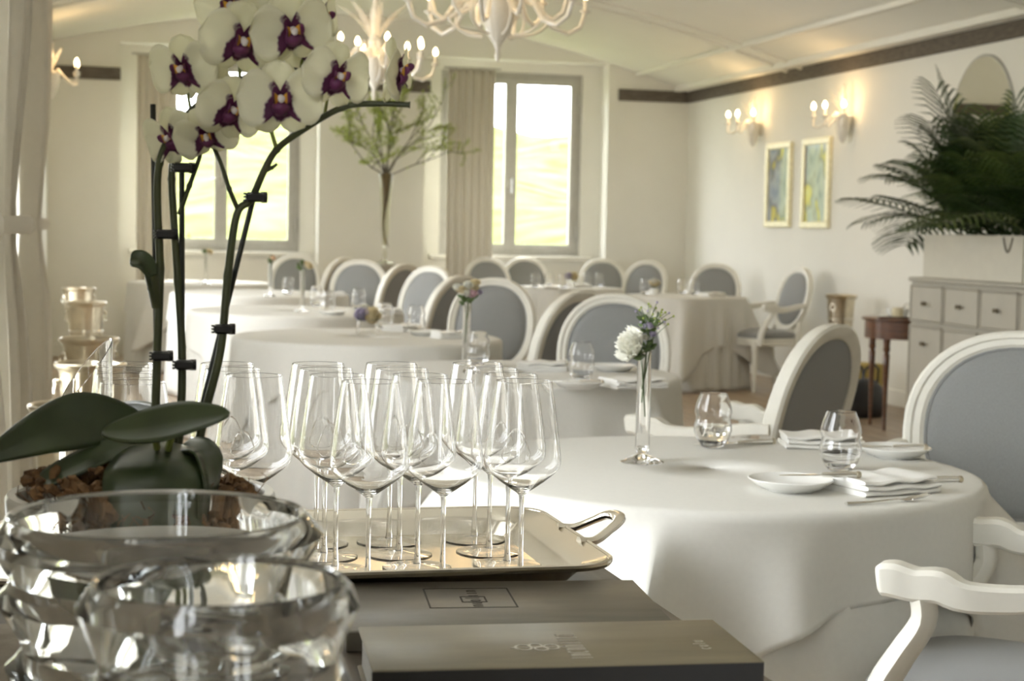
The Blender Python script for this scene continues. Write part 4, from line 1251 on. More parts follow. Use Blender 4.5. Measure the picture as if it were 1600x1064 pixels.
# flower stems, stakes, clips
def ostem(pts, r0, r1, d, mt=STEMG):
    P = [ol(x, y, d + dd) for (x, y, dd) in pts]
    Q = []; n = 8 * (len(P) - 1)
    for i in range(n + 1):
        f = i / n * (len(P) - 1); k = min(int(f), len(P) - 2); u = f - k
        p0, p1, p2, p3 = P[max(k - 1, 0)], P[k], P[k + 1], P[min(k + 2, len(P) - 1)]
        Q.append(0.5 * ((2 * p1) + (p2 - p0) * u + (2 * p0 - 5 * p1 + 4 * p2 - p3) * u * u + (3 * p1 - p0 - 3 * p2 + p3) * u ** 3))
    R = [r0 + (r1 - r0) * i / n + (0.0006 if i % 16 == 8 else 0) for i in range(n + 1)]
    mb = MB(); mb.tube(Q, R, 10); return mb.build('flower_stem', mt, orch)
ostem([(240, 740, 0), (243, 640, 0), (246, 540, 0), (250, 420, 0), (246, 320, 0), (249, 255, 0), (270, 205, -.01), (300, 172, -.015), (335, 145, -.02), (385, 121, -.02), (430, 108, -.02), (478, 112, -.02)], 0.0042, 0.0026, D0)
ostem([(275, 740, 0), (283, 640, .01), (284, 540, .01), (278, 440, .01), (272, 350, .01), (268, 280, .01), (272, 245, .01), (290, 210, 0)], 0.0042, 0.0028, D0)
ostem([(280, 335, .01), (296, 290, .005), (312, 245, 0), (318, 215, 0)], 0.0024, 0.0018, D0)
ostem([(300, 740, 0), (322, 640, 0), (345, 545, 0), (356, 430, 0), (370, 335, 0), (392, 312, 0), (412, 268, -.01), (432, 234, -.01), (470, 205, -.02), (535, 168, -.03), (590, 162, -.03), (641, 164, -.03)], 0.0042, 0.0026, D0)
ostem([(372, 328, 0), (358, 295, -.01), (345, 255, -.01), (332, 225, -.02)], 0.0024, 0.0018, D0)
ostem([(432, 232, -.01), (424, 205, -.02), (420, 180, -.03)], 0.0022, 0.0016, D0, STEMB)
ostem([(412, 268, -.01), (425, 262, -.01), (433, 256, -.01)], 0.0022, 0.0012, D0)
ostem([(245, 480, 0), (240, 450, -.005), (236, 430, -.008)], 0.0048, 0.0062, D0)
oleaf([ol(238, 446, D0 - .008), ol(232, 424, D0 - .01), ol(220, 408, D0 - .012), ol(203, 408, D0 - .012)], 0.010, (0.3, .6, .8), 'small side leaf high on a flower stem', fold=0.35)
for (x0, y0, x1, y1) in ((239, 163, 246, 650), (284, 255, 285, 650), (397, 305, 312, 650)):
    mb = MB(); mb.tube([ol(x0, y0, D0 + .01), ol(x1, y1, D0 + .012)], 0.0026, 8); mb.build('support_stake', STAKE, orch)
for (x, y) in ((258, 366), (285, 262), (398, 308), (348, 514), (251, 556), (287, 570)):
    c = ol(x, y, D0 - 0.002)
    mb = MB()
    mb.box(c.x - 0.0085, c.x + 0.0085, c.y - 0.006, c.y + 0.006, c.z - 0.0045, c.z + 0.0045, 0.002)
    for q in (-1, 0, 1):
        mb.box(c.x - 0.0105, c.x - 0.008, c.y - 0.005, c.y + 0.005, c.z + q * 0.003 - 0.0008, c.z + q * 0.003 + 0.0008)
    mb.tube([(c.x + 0.006, c.y, c.z), (c.x + 0.0115, c.y, c.z)], 0.0052, 8)
    mb.build('plant_clip', CLIPM, orch)
# flowers
PET = petal_mat('orchid_petal', (0.88, 0.86, 0.70), (0.115, 0.02, 0.075), 0.50, 0.56, tr=0.5, noise=0.34)
SEP = petal_mat('orchid_sepal', (0.86, 0.84, 0.66), (0.13, 0.03, 0.085), 0.60, 0.66, tr=0.5, noise=0.25)
LIPM = petal_mat('orchid_lip', (0.13, 0.025, 0.085), (0.78, 0.42, 0.05), 0.42, 0.50, tr=0.15)
COLM = petal_mat('orchid_column', (0.80, 0.74, 0.72), (0.55, 0.35, 0.50), 0.2, 0.5, tr=0.15)
def petal_into(mb, L, W, ang, cup, curl, z0=0.0, kind='petal', nu=11, nv=9):
    ca, sa = math.cos(ang), math.sin(ang)
    rows = []
    for i in range(nu):
        u = i / (nu - 1)
        if kind == 'petal': wd = W * (0.16 + 0.84 * math.sin(PI * min(1, u ** 0.85 * 0.60 + 0.02))) if u < 0.55 else W * math.sqrt(max(0.0004, 1 - ((u - 0.55) / 0.45) ** 2)) * (0.16 + 0.84 * math.sin(PI * (0.55 ** 0.85 * 0.60 + 0.02)))
        else: wd = W * (0.25 + 0.75 * math.sin(PI * (u ** 0.8 * 0.62 + 0.02))) if u < 0.6 else W * math.sqrt(max(0.0004, 1 - ((u - 0.6) / 0.4) ** 2)) * (0.25 + 0.75 * math.sin(PI * (0.6 ** 0.8 * 0.62 + 0.02)))
        row = []
        for j in range(nv):
            v = -1 + 2 * j / (nv - 1)
            x = u * L + 0.0; y = v * wd
            z = z0 + cup * (v * v) * wd + curl * u * u * L + 0.0012 * math.sin(5 * v + 7 * u)
            row.append((ca * x - sa * y, sa * x + ca * y, z))
            mb.t.append(u + {'petal': 0.16 * (0.5 + 0.5 * v * (1 if abs(ang) < 1 else -1)) , 'sepal': abs(v) * 0.1, 'dorsal': 0.35}[kind])
        rows.append(row)
    mb.grid(rows)
def make_flower(style=0):
    S = 0.0415
    mb = MB(); mb.t = []
    petal_into(mb, S * 1.0, S * 0.46, PI / 2, -0.25, -0.15, -0.003, 'dorsal')
    f = None
    for a in (PI * 1.28, PI * 1.72):
        petal_into(mb, S * 0.98, S * 0.42, a, -0.25, -0.20, -0.003, 'sepal')
    f = mb.build('flower', SEP, None, solid=0.0009, angle=None)
    for a in (0.12, PI - 0.12):
        p = MB(); p.t = []
        petal_into(p, S * 1.12, S * 0.80, a, 0.18, -0.10, 0.001, 'petal')
        p.build('petal', PET, f, solid=0.0009, angle=None)
    # lip: mid lobe forward and down, two side lobes curling up
    l = MB(); l.t = []
    rows = []
    for i in range(8):
        u = i / 7; row = []
        wd = S * (0.10 + 0.20 * math.sin(PI * min(1, u * 0.9 + 0.05)))
        for j in range(7):
            v = -1 + 2 * j / 6
            row.append((v * wd, -S * 0.46 * u ** 1.3 - 0.001, S * 0.30 * math.sin(PI * (0.15 + 0.75 * u)) - 0.18 * S * v * v))
            l.t.append(0.35 + 0.65 * u)
        rows.append(row)
    l.grid(rows)
    for s in (-1, 1):
        rows = []
        for i in range(7):
            u = i / 6; row = []
            for j in range(5):
                v = -1 + 2 * j / 4
                wd = S * (0.05 + 0.12 * math.sin(PI * (0.05 + 0.95 * u)))
                row.append((s * (S * 0.05 + S * 0.24 * math.sin(u * 1.9)), v * wd + S * 0.02 + S * 0.13 * u, S * 0.10 + S * 0.36 * u))
                l.t.append(0.15 + 0.62 * u)
            rows.append(row)
        l.grid(rows)
    l.v = [(x * 0.78, y * 0.85, z * 0.85) for (x, y, z) in l.v]
    l.build('lip', LIPM, f, solid=0.001, angle=None)
    c = MB(); c.tube([(0, 0.001, 0.0), (0, 0.003, S * 0.12), (0, 0.002, S * 0.25), (0, -0.001, S * 0.31)], [0.0034, 0.0032, 0.0042, 0.0022], 10)
    c.t = [min(1, p[2] / (S * 0.3)) for p in c.v]
    c.build('column', COLM, f)
    return f
flower0 = make_flower(); fused = [False]
def flower(px, py, dd, yaw, pitch, roll, s=1.0):
    """yaw: turn to the picture's right (+), pitch: tip downwards (+)"""
    o = copy_tree(flower0) if fused[0] else flower0
    fused[0] = True
    o.parent = orch
    zc = -ray(px, py).normalized()               # towards the viewer
    up = Vector((0, 0, 1)); x = up.cross(zc).normalized(); y = zc.cross(x)
    B = Matrix((x, y, zc)).transposed()
    Rm = B @ Euler((math.radians(pitch), math.radians(yaw), 0), 'YXZ').to_matrix() @ Matrix.Rotation(math.radians(roll), 3, 'Z')
    M = Rm.to_4x4() @ Matrix.Scale(s, 4)
    M.translation = ol(px, py, D0 + dd)
    o.matrix_parent_inverse = Matrix.Identity(4)
    o.matrix_basis = M
    # pedicel
    b = M @ Vector((0, 0, -0.002)); e = M @ Vector((0, 0, -0.030)) + Vector((0, 0, -0.022))
    return b, e
def pedicel(pts):
    mb = MB(); mb.tube(pts, [0.0011, 0.0014, 0.0017][:len(pts)] if len(pts) <= 3 else 0.0015, 8); mb.build('flower_stalk', STEMB, orch)
FL = [(286, 108, -.045, -24, 14, 12, 0.74), (378, 64, -.05, 14, 16, -8, 0.86), (456, 48, -.055, 18, 14, 8, 0.84), (438, 156, -.07, 6, 4, 3, 0.84), (526, 120, -.06, 28, 8, -10, 0.76),
      (360, 172, -.05, 24, 14, -18, 0.74), (268, 216, -.012, -36, 16, 24, 0.70), (322, 212, -.035, 4, 30, 14, 0.66), (624, 112, -.03, 74, 8, 6, 0.76), (502, 28, -.01, 62, 8, 0, 0.70),
      (362, 8, -.03, -12, 16, 10, 0.78), (440, -8, -.02, 16, 10, -12, 0.80), (318, 112, 0.0, -46, 10, 24, 0.72), (482, 66, 0.0, 40, 20, 14, 0.66)]
ATT = [(300, 185), (375, 140), (428, 112), (421, 182), (506, 186), (345, 150), (275, 205), (342, 250), (607, 162), (478, 112), (384, 110), (440, 108), (322, 158), (470, 112)]
for F_, A_ in zip(FL, ATT):
    b, e = flower(*F_)
    q = ol(A_[0], A_[1], D0 - 0.01)
    pedicel([b, (b + q) / 2 + Vector((0, 0.012, 0.004)), q])

# ================================================================ CHAMPAGNE BUCKETS ON STANDS
def make_bucket():
    t = thing('champagne_bucket', 'x', 'bucket')
    zb = 0.54
    mb = MB(); mb.lathe([(0, zb), (0.085, zb), (0.090, zb + 0.004), (0.094, zb + 0.05), (0.104, 0.745), (0.108, 0.755), (0.114, 0.758), (0.121, 0.768), (0.122, 0.776), (0.117, 0.780), (0.110, 0.776), (0.104, 0.762), (0.098, 0.745), (0.086, zb + 0.012), (0, zb + 0.010)], 40); mb.build('bucket_body', AGED, t, angle=0.6)
    mb = MB(); mb.lathe([(0.0965, 0.60), (0.100, 0.603), (0.1000, 0.609), (0.0970, 0.612)], 40); mb.build('band', SILVER, t)
    for s in (-1, 1):
        mb = MB(); mb.ball((s * 0.112, 0, 0.715), 0.012, 10, 6); k_ = mb.build('knob_handle', SILVER, t)
        mb = MB(); pts = [(s * 0.118, 0.024 * math.sin(a), 0.692 + 0.024 * math.cos(a)) for a in [2 * PI * q / 16 for q in range(17)]]; mb.tube(pts, 0.0035, 6); mb.build('ring', SILVER, k_)
    mb = MB(); mb.lathe([(0, 0.525), (0.088, 0.525), (0.094, 0.530), (0.094, 0.542), (0.090, 0.545), (0, 0.542)], 32); mb.build('stand_plate', AGED, t)
    mb = MB(); mb.lathe([(0, 0.02), (0.02, 0.02), (0.014, 0.08), (0.011, 0.30), (0.018, 0.33), (0.011, 0.36), (0.013, 0.50), (0.03, 0.527), (0, 0.527)], 16); mb.build('stand_pole', AGED, t)
    mb = MB(); mb.lathe([(0, 0), (0.135, 0), (0.138, 0.008), (0.10, 0.016), (0.03, 0.026), (0, 0.026)], 32); mb.build('stand_base', AGED, t)
    return t
bucket = Stamps(make_bucket())
for (x, y, rz) in ((-0.075, 12.5, .4), (-0.02, 10.26, .2), (0.0, 7.04, .5), (0.004, 5.78, 0.1), (-0.035, 4.46, .7)):
    bucket.put((x, y, 0), rz, 'aged silver champagne bucket on a stand along the curtained side wall', 'champagne buckets along the curtained wall')
bucket.put((5.53, 11.62, 0), 0.6, 'aged silver champagne bucket on a stand below the framed pictures', scale=(1, 1, 1.05))

# ================================================================ RIGHT WALL: pictures, sconces, mirrors, sideboard, planter, palm
def art_mat(name, seed, shift):
    mt, nt, p, out = nodes_of(name)
    tc = nt.nodes.new('ShaderNodeTexCoord'); mp = nt.nodes.new('ShaderNodeMapping')
    mp.inputs['Location'].default_value = (seed, seed * 2.3, shift)
    mp.inputs['Scale'].default_value = (1, 5, 3)
    nt.links.new(tc.outputs['Object'], mp.inputs['Vector'])
    nz = nt.nodes.new('ShaderNodeTexNoise'); nz.inputs['Scale'].default_value = 1.1; nz.inputs['Detail'].default_value = 2
    nt.links.new(mp.outputs[0], nz.inputs['Vector'])
    rp = nt.nodes.new('ShaderNodeValToRGB'); cr = rp.color_ramp
    cr.elements[0].position = 0.28; cr.elements[0].color = (0.11, 0.13, 0.15, 1)
    cr.elements[1].position = 0.78; cr.elements[1].color = (0.62, 0.58, 0.42, 1)
    for pos, c in ((0.40, (0.30, 0.37, 0.45)), (0.48, (0.42, 0.46, 0.50)), (0.56, (0.22, 0.25, 0.26)), (0.62, (0.60, 0.53, 0.14)), (0.70, (0.66, 0.64, 0.22))):
        e = cr.elements.new(pos); e.color = (*c, 1)
    nt.links.new(nz.outputs['Fac'], rp.inputs[0]); nt.links.new(rp.outputs[0], p.inputs['Base Color'])
    p.inputs['Roughness'].default_value = 0.06
    return mt
def picture(label, y0, y1, z0, z1, seed):
    t = thing('framed_picture', label, 'picture', (XR, (y0 + y1) / 2, z0))
    h = z1 - z0; w = (y1 - y0) / 2; f = 0.055
    mb = MB()
    for (a, b, c, d) in ((-w, w, 0, f), (-w, w, h - f, h), (-w, -w + f, f, h - f), (w - f, w, f, h - f)):
        mb.box(-0.035, 0.002, a, b, c, d, 0.006)
    mb.build('picture_frame', GILT, t, smooth=False)
    mb = MB(); mb.box(-0.018, 0.0, -w + f - .004, w - f + .004, f - .004, h - f + .004); mb.build('artwork', art_mat('abstract_painting_%d' % seed, seed, 0.3 * seed), t, smooth=False)
picture('gilt-framed narrow picture with glare, next to the wall sconce in the corner', 13.36, 13.90, 1.33, 2.07, 1)
picture('gilt-framed narrow yellow and blue picture, the one nearer the palm', 12.58, 13.12, 1.325, 2.075, 2)
def bulb_candle(parent, base, h=0.075, light=False):
    b = Vector(base)
    mb = MB(); mb.lathe([(0, 0), (0.012, 0.0), (0.030, 0.012), (0.032, 0.018), (0.014, 0.016), (0.012, 0.018), (0, 0.018)], 12, b.x, b.y, b.z); mb.build('drip_cup', MURANO, parent)
    mb = MB(); mb.lathe([(0, 0.015), (0.0105, 0.015), (0.0105, h), (0, h)], 10, b.x, b.y, b.z); mb.build('candle_sleeve', MURANO, parent)
    mb = MB(); mb.lathe([(0, h - 0.002), (0.010, h), (0.0175, h + 0.018), (0.0165, h + 0.030), (0.007, h + 0.050), (0, h + 0.058)], 12, b.x, b.y, b.z); mb.build('bulb', BULB, parent)
def curl_leaf(parent, p, d, L, W, mt, name='glass_leaf'):
    d = Vector(d).normalized(); s = d.cross(Vector((0, 0, 1)))
    s = s.normalized() if s.length > 0.05 else Vector((1, 0, 0))
    n = s.cross(d)
    mb = MB(); mb.grid([[Vector(p) + d * L * u + n * (L * 0.35 * u * u) * -1 + s * v * W * math.sin(PI * (0.1 + 0.85 * u)) for v in (-1, -.4, 0, .4, 1)] for u in [k / 8 for k in range(9)]])
    mb.build(name, mt, parent, solid=0.003, angle=None)
def sconce(label, loc, rz, nl=3):
    """local: wall at x=0, projects to -x"""
    t = thing('wall_sconce', label, 'sconce', loc, rz)
    mb = MB(); mb.lathe([(0, -0.17), (0.012, -0.165), (0.02, -0.15), (0.035, -0.13), (0.055, -0.06), (0.072, 0.03), (0.078, 0.04), (0.07, 0.045), (0, 0.04)], 20, -0.075, 0, 0); mb.build('cup', MURANO, t)
    mb = MB(); mb.box(-0.012, 0.002, -0.04, 0.04, -0.06, 0.06, 0.005); mb.build('wall_plate', MURANO, t)
    mb = MB(); mb.tube([(-0.006, 0, 0.0), (-0.07, 0, 0.02)], 0.012, 8); mb.build('bracket', MURANO, t)
    arms = {3: ((-0.16, 0.21), (-0.14, 0.04), (-0.05, -0.11)), 2: ((-0.20, 0.12), (-0.20, -0.12))}[nl]
    for (dx, dy) in arms:
        e = Vector((-0.075 + dx, dy, 0.0)); s = Vector((-0.075, 0, 0.03))
        pts = [s, s * 0.75 + e * 0.25 + Vector((0, 0, 0.05)), s * 0.5 + e * 0.5 + Vector((0, 0, -0.005)), s * 0.2 + e * 0.8 + Vector((0, 0, -0.05)), e + Vector((0, 0, -0.03)), e + Vector((0, 0, 0.03))]
        mb = MB(); mb.tube(pts, [0.012, 0.010, 0.009, 0.009, 0.010, 0.011], 8); a = mb.build('arm', MURANO, t)
        bulb_candle(a, e + Vector((0, 0, 0.03)))
    for k in range(4):
        a = -0.9 + 0.6 * k
        curl_leaf(t, (-0.07, 0, 0.06), (-0.25, math.sin(a), 1.2), 0.22, 0.02, CLEARLEAF)
    mb = MB(); mb.lathe([(0, 0.04), (0.012, 0.05), (0.008, 0.12), (0.016, 0.2), (0.006, 0.25), (0.012, 0.28), (0, 0.30)], 10, -0.075, 0, 0); mb.build('finial', MURANO, t)
    L = bpy.data.lights.new('sconce_light', 'POINT'); L.energy = 3.2; L.color = (1.0, 0.66, 0.32); L.shadow_soft_size = 0.06
    lo = bpy.data.objects.new('sconce_light', L); lo.parent = t; lo.location = (-0.20, 0.0, 0.15); col.objects.link(lo)
    return t
sconce('white glass wall sconce with three candle bulbs in the corner by the dark band', (XR, 14.10, 2.22), 0)
sconce('white glass wall sconce with three candle bulbs above the yellow and blue picture', (XR, 12.25, 2.17), 0)
sconce('white glass wall sconce with two candle bulbs above the tied curtains', (XL, 14.2, 2.42), PI, 2)
def mirror(label, y, z, ry, rz_):
    t = thing('oval_mirror', label, 'mirror', (XR, y, z))
    mb = MB(); Ls = []
    for (q, x) in ((1.0, 0.0), (1.0, -0.012), (0.985, -0.018), (0.965, -0.016)):
        Ls.append([(x, ry * q * math.cos(2 * PI * j / 56), rz_ * q * math.sin(2 * PI * j / 56)) for j in range(56)])
    mb.loft(Ls); mb.build('bevel', mat('mirror_edge', (0.45, 0.45, 0.42), 0.5, 0.2), t)
    mb = MB(); Ls = [[(-0.016, ry * q * math.cos(2 * PI * j / 56), rz_ * q * math.sin(2 * PI * j / 56)) for j in range(56)] for q in (0.965, 0.5, 0.001)]
    mb.loft(Ls); mb.build('mirror_glass', MIRROR, t)
mirror('frameless oval mirror on the right wall behind the palm', 10.23, 1.98, 0.43, 0.53)
mirror('frameless oval mirror at the far end of the palm, barely in view', 9.28, 1.98, 0.43, 0.53)
# sideboard
SX = 5.05; SY0, SY1 = 7.9, 9.625
sb = thing('sideboard', 'ivory painted sideboard with square drawers and bow-shaped knobs under the palm', 'sideboard', (0, 0, 0))
mb = MB(); mb.box(SX + 0.012, XR - 0.005, SY0, SY1 - 0.01, 0.06, 0.985); mb.build('body', SIDEB, sb, smooth=False)
mb = MB(); mb.box(SX - 0.012, XR - 0.005, SY0 - 0.01, SY1, 0.985, 1.012, 0.006); mb.build('top', SIDEB, sb)
mb = MB(); mb.box(SX + 0.05, XR - 0.05, SY0 + 0.03, SY1 - 0.04, 0.0, 0.062); mb.build('plinth', SIDEB, sb, smooth=False)
for k in range(4):
    y1 = SY1 - 0.035 - k * 0.425; y0 = y1 - 0.385
    if y0 < SY0: continue
    for (z0, z1, nm) in ((0.745, 0.955, 'drawer'), (0.10, 0.700, 'door')):
        mb = MB(); mb.box(SX - 0.004, SX + 0.02, y0, y1, z0, z1, 0.004)
        d_ = mb.build(nm, SIDEB, sb)
        mb = MB()
        for (a, b, c, d) in ((y0 - .012, y1 + .012, z0 - .012, z0), (y0 - .012, y1 + .012, z1, z1 + .012), (y0 - .012, y0, z0, z1), (y1, y1 + .012, z0, z1)):
            mb.box(SX - 0.010, SX + 0.014, a, b, c, d, 0.003)
        mb.build('moulding', SIDEB, d_)
        ym = (y0 + y1) / 2; zm = (z0 + z1) / 2 if nm == 'drawer' else z1 - 0.10
        mb = MB()
        for s in (-1, 1):
            mb.tube([(SX - 0.02, ym, zm), (SX - 0.024, ym + s * 0.018, zm + 0.010), (SX - 0.022, ym + s * 0.026, zm), (SX - 0.024, ym + s * 0.018, zm - 0.010), (SX - 0.02, ym, zm)], 0.005, 6)
        mb.tube([(SX - 0.004, ym, zm), (SX - 0.026, ym, zm)], 0.007, 8)
        mb.build('knob', KNOB, d_)
# planter and palm
PY0, PY1 = 8.43, 9.59
plt = thing('planter_box', 'long cream planter box standing on the sideboard', 'planter', (0, 0, 0))
mb = MB()
for (x0, x1, y0, y1) in ((5.12, 5.145, PY0, PY1), (5.52, 5.545, PY0, PY1), (5.145, 5.52, PY0, PY0 + .025), (5.145, 5.52, PY1 - .025, PY1)):
    mb.box(x0, x1, y0, y1, 1.012, 1.283, 0.003)
mb.box(5.145, 5.52, PY0 + .025, PY1 - .025, 1.012, 1.04)
mb.build('box', PLANTER, plt, smooth=False)
mb = MB(); rows = [[(5.145 + 0.375 * j / 8, PY0 + 0.025 + (PY1 - PY0 - .05) * i / 20, 1.235 + 0.008 * math.sin(i * 2.1 + j * 1.7)) for j in range(9)] for i in range(21)]
mb.grid(rows); mb.build('soil', BARK, plt)
mb = MB(); mb.tube([(5.118, 8.64 - 0.10 * u, 1.27 - 0.085 * math.sin(PI * u)) for u in [k / 12 for k in range(13)]], 0.006, 6); mb.build('garland', TWIG, plt)
plt2 = thing('planter_box', 'second cream planter box on the sideboard at the picture edge', 'planter', (0, 0, 0))
mb = MB(); mb.box(5.12, 5.545, 7.95, 8.415, 1.012, 1.283, 0.003); mb.build('box', PLANTER, plt2, smooth=False)
def make_palm(label, loc, specs, seed):
    t = thing('parlour_palm', label, 'palm', loc)
    rnd = random.Random(seed)
    for (az, el, L, droop, pale) in specs:
        d = Vector((math.cos(az) * math.cos(el), math.sin(az) * math.cos(el), math.sin(el)))
        b = Vector((rnd.uniform(-.05, .05), rnd.uniform(-.25, .25), 0.0))
        P = []
        n = 14
        for i in range(n + 1):
            u = i / n
            P.append(b + d * L * u + Vector((0, 0, -droop * L * u ** 2.2)))
        for p in P:     # keep clear of the wall behind
            p.x = min(p.x, XR - 0.06 - loc[0])
        mb = MB(); mb.tube(P, [0.006 - 0.0048 * i / n for i in range(n + 1)], 5)
        st = 4
        NL = 14
        for i in range(NL):
            u = 0.28 + 0.72 * i / (NL - 1)
            f = u * n; k = min(int(f), n - 1); p = P[k].lerp(P[k + 1], f - k)
            tt = (P[k + 1] - P[k]).normalized()
            s = tt.cross(Vector((0, 0, 1)))
            s = s.normalized() if s.length > 0.1 else Vector((0, 1, 0))
            nn = s.cross(tt).normalized()
            ll = L * 0.40 * math.sin(PI * (0.16 + 0.70 * (u - 0.28) / 0.72)) + 0.03
            for sg in (-1, 1):
                dd = (tt * 0.62 + s * sg * 0.85 + nn * 0.12).normalized()
                wv = dd.cross(nn).normalized()
                w = 0.0095
                pts = [p, p + dd * ll * 0.35 + Vector((0, 0, 0.004)), p + dd * ll * 0.72 + Vector((0, 0, -0.06 * ll)), p + dd * ll + Vector((0, 0, -0.22 * ll))]
                for q in pts: q.x = min(q.x, XR - 0.03 - loc[0])
                ws = [0.35, 1.0, 0.75, 0.06]
                mb.grid([[q - wv * w * a, q + nn * w * 0.25, q + wv * w * a] for q, a in zip(pts, ws)])
        mb.build('frond', PALM2 if pale else PALM, t, angle=None)
    return t
rp_ = random.Random(5)
def fan(n, az0, az1, el0, el1, l0, l1):
    out = []
    for k in range(n):
        el = rp_.uniform(el0, el1)
        out.append((math.radians(rp_.uniform(az0, az1)), math.radians(el), rp_.uniform(l0, l1), rp_.uniform(0.10, 0.38), rp_.random() < 0.25))
    return out
make_palm('dark green palm with arching fronds at the long end of the planter', (5.33, 9.20, 1.25),
          [(math.radians(122), math.radians(66), 1.12, 0.10, False), (math.radians(108), math.radians(56), 1.05, 0.14, False), (math.radians(150), math.radians(74), 1.1, 0.08, False), (math.radians(125), math.radians(48), 0.95, 0.35, False), (math.radians(112), math.radians(34), 0.90, 0.45, False), (math.radians(140), math.radians(70), 0.95, 0.12, False), (math.radians(105), math.radians(22), 0.85, 0.40, False), (math.radians(96), math.radians(30), 0.75, 0.55, False)]
          + fan(46, 80, 280, 22, 86, 0.45, 0.92), 4)
make_palm('dense dark green palm at the far end of the planter by the mirror', (5.33, 8.70, 1.25),
          fan(54, 75, 285, 22, 88, 0.50, 1.05), 6)
# ---- small walnut table with tray of cups
wt_ = thing('side_table', 'small round dark walnut table with turned legs beside the sideboard', 'side table', (5.20, 9.95, 0))
mb = MB(); mb.lathe([(0, 0.715), (0.275, 0.715), (0.285, 0.722), (0.285, 0.732), (0.275, 0.738), (0, 0.738)], 40); mb.build('top', WOOD, wt_)
mb = MB(); mb.lathe([(0.25, 0.60), (0.262, 0.60), (0.262, 0.716), (0.25, 0.716)], 40); mb.build('apron', WOOD, wt_)
for k in range(4):
    a = math.radians(214 + 90 * k)
    mb = MB(); mb.lathe([(0, 0), (0.010, 0), (0.012, 0.02), (0.010, 0.05), (0.020, 0.42), (0.022, 0.50), (0.015, 0.51), (0.024, 0.53), (0.020, 0.56), (0.024, 0.60), (0.024, 0.66), (0, 0.66)], 12, 0.238 * math.cos(a), 0.238 * math.sin(a), 0); mb.build('leg', WOOD, wt_)
mb = MB(); mb.loft([rrect(0.155, 0.11, 0.02, 0.0), rrect(0.165, 0.12, 0.02, 0.010), rrect(0.162, 0.117, 0.02, 0.012), rrect(0.15, 0.105, 0.02, 0.005)], caps=True)
o = tag(mb.build('small_tray', STEEL), 'small silver tray on the walnut side table', 'tray'); o.location = (5.12, 9.90, 0.7385); o.rotation_euler = (0, 0, 1.0)
for (x, y, cc, nm, lab, hh) in ((5.10, 9.87, CREAMP, 'candle', 'short cream pillar candle on the small silver tray', 0.06),):
    mb = MB(); mb.lathe([(0, 0), (0.034, 0), (0.036, 0.004), (0.036, hh - .004), (0.032, hh), (0.01, hh - .004), (0, hh - .004)], 20); c_ = tag(mb.build(nm, mat('candle_wax', (0.70, 0.62, 0.42), 0.5)), lab, 'candle'); c_.location = (x, y, 0.7445)
def make_cup():
    t = thing('white_cup', 'x', 'cup')
    mb = MB(); mb.lathe([(0, 0), (0.018, 0), (0.022, 0.003), (0.034, 0.03), (0.036, 0.05), (0.034, 0.05), (0.031, 0.03), (0.018, 0.006), (0, 0.005)], 20); mb.build('cup_body', PORC, t)
    mb = MB(); mb.tube([(0.034, 0, 0.042), (0.05, 0, 0.042), (0.052, 0, 0.026), (0.033, 0, 0.018)], 0.0035, 6); mb.build('handle', PORC, t)
    return t
cup = Stamps(make_cup())
for (x, y) in ((5.19, 9.80), (5.20, 9.98), (5.12, 10.00)):
    cup.put((x, y, 0.7445), 0.8, 'small white cup beside the candle on the walnut side table', 'white cups on the walnut side table')
gj = lathe_thing('glass_dish_cover', [(0, 0.0), (0.10, 0.0), (0.10, 0.06), (0.085, 0.085), (0.02, 0.098), (0.012, 0.105), (0.014, 0.118), (0, 0.122), (0, 0.118), (0.010, 0.10), (0.018, 0.094), (0.083, 0.081), (0.097, 0.058), (0.097, 0.003), (0, 0.003)], GLASS, 'domed glass cover on the walnut side table next to the cups', 'glass dome'); gj.location = (5.335, 10.04, 0.7385)
# ---- bag and box on the floor by the side table
bag = thing('handbag', 'slouchy black bag on the floor beside the walnut table leg', 'bag', (5.24, 10.62, 0), 0.5)
mb = MB(); Ls = []
for (z, q) in ((0, .85), (0.01, .98), (0.08, 1.05), (0.16, 1.0), (0.22, .86), (0.26, .62), (0.265, .4)):
    Ls.append([(q * 0.20 * math.copysign(abs(math.cos(a)) ** .6, math.cos(a)), q * 0.10 * math.copysign(abs(math.sin(a)) ** .6, math.sin(a)) * (1 + .1 * math.sin(3 * a)), z + 0.01 * math.sin(2 * a)) for a in [2 * PI * k / 28 for k in range(28)]])
mb.loft(Ls, caps=True); mb.build('bag_body', mat('black_leather', (0.022, 0.021, 0.022), 0.45, var=0.3, bump=.3, bscale=60), bag, angle=None)
for s in (-1, 1):
    mb = MB(); mb.tube([(-0.10, s * 0.05, 0.22), (-0.08, s * 0.07, 0.34), (0, s * 0.075, 0.39), (0.08, s * 0.07, 0.34), (0.10, s * 0.05, 0.22)], 0.008, 8); mb.build('strap', CLIPM, bag)
bx_ = thing('storage_box', 'yellow lidded box on the floor behind the black bag', 'box', (5.40, 11.02, 0), 0.3)
YEL = mat('dull_yellow_card', (0.50, 0.38, 0.10), 0.6, var=0.15)
mb = MB(); mb.box(-0.15, 0.15, -0.11, 0.11, 0, 0.30, 0.004); mb.build('box_body', YEL, bx_)
mb = MB(); mb.box(-0.156, 0.156, -0.116, 0.116, 0.27, 0.345, 0.004); mb.build('lid', YEL, bx_)
bg2 = thing('bottle', 'dark bottle standing on the floor behind the armchair legs', 'bottle', (5.30, 14.3, 0))
mb = MB(); mb.lathe([(0, 0), (0.04, 0), (0.042, 0.01), (0.042, 0.19), (0.03, 0.225), (0.016, 0.24), (0.015, 0.30), (0.018, 0.305), (0, 0.31)], 20); mb.build('bottle_body', mat('dark_bottle_glass', (0.010, 0.014, 0.010), 0.1), bg2)
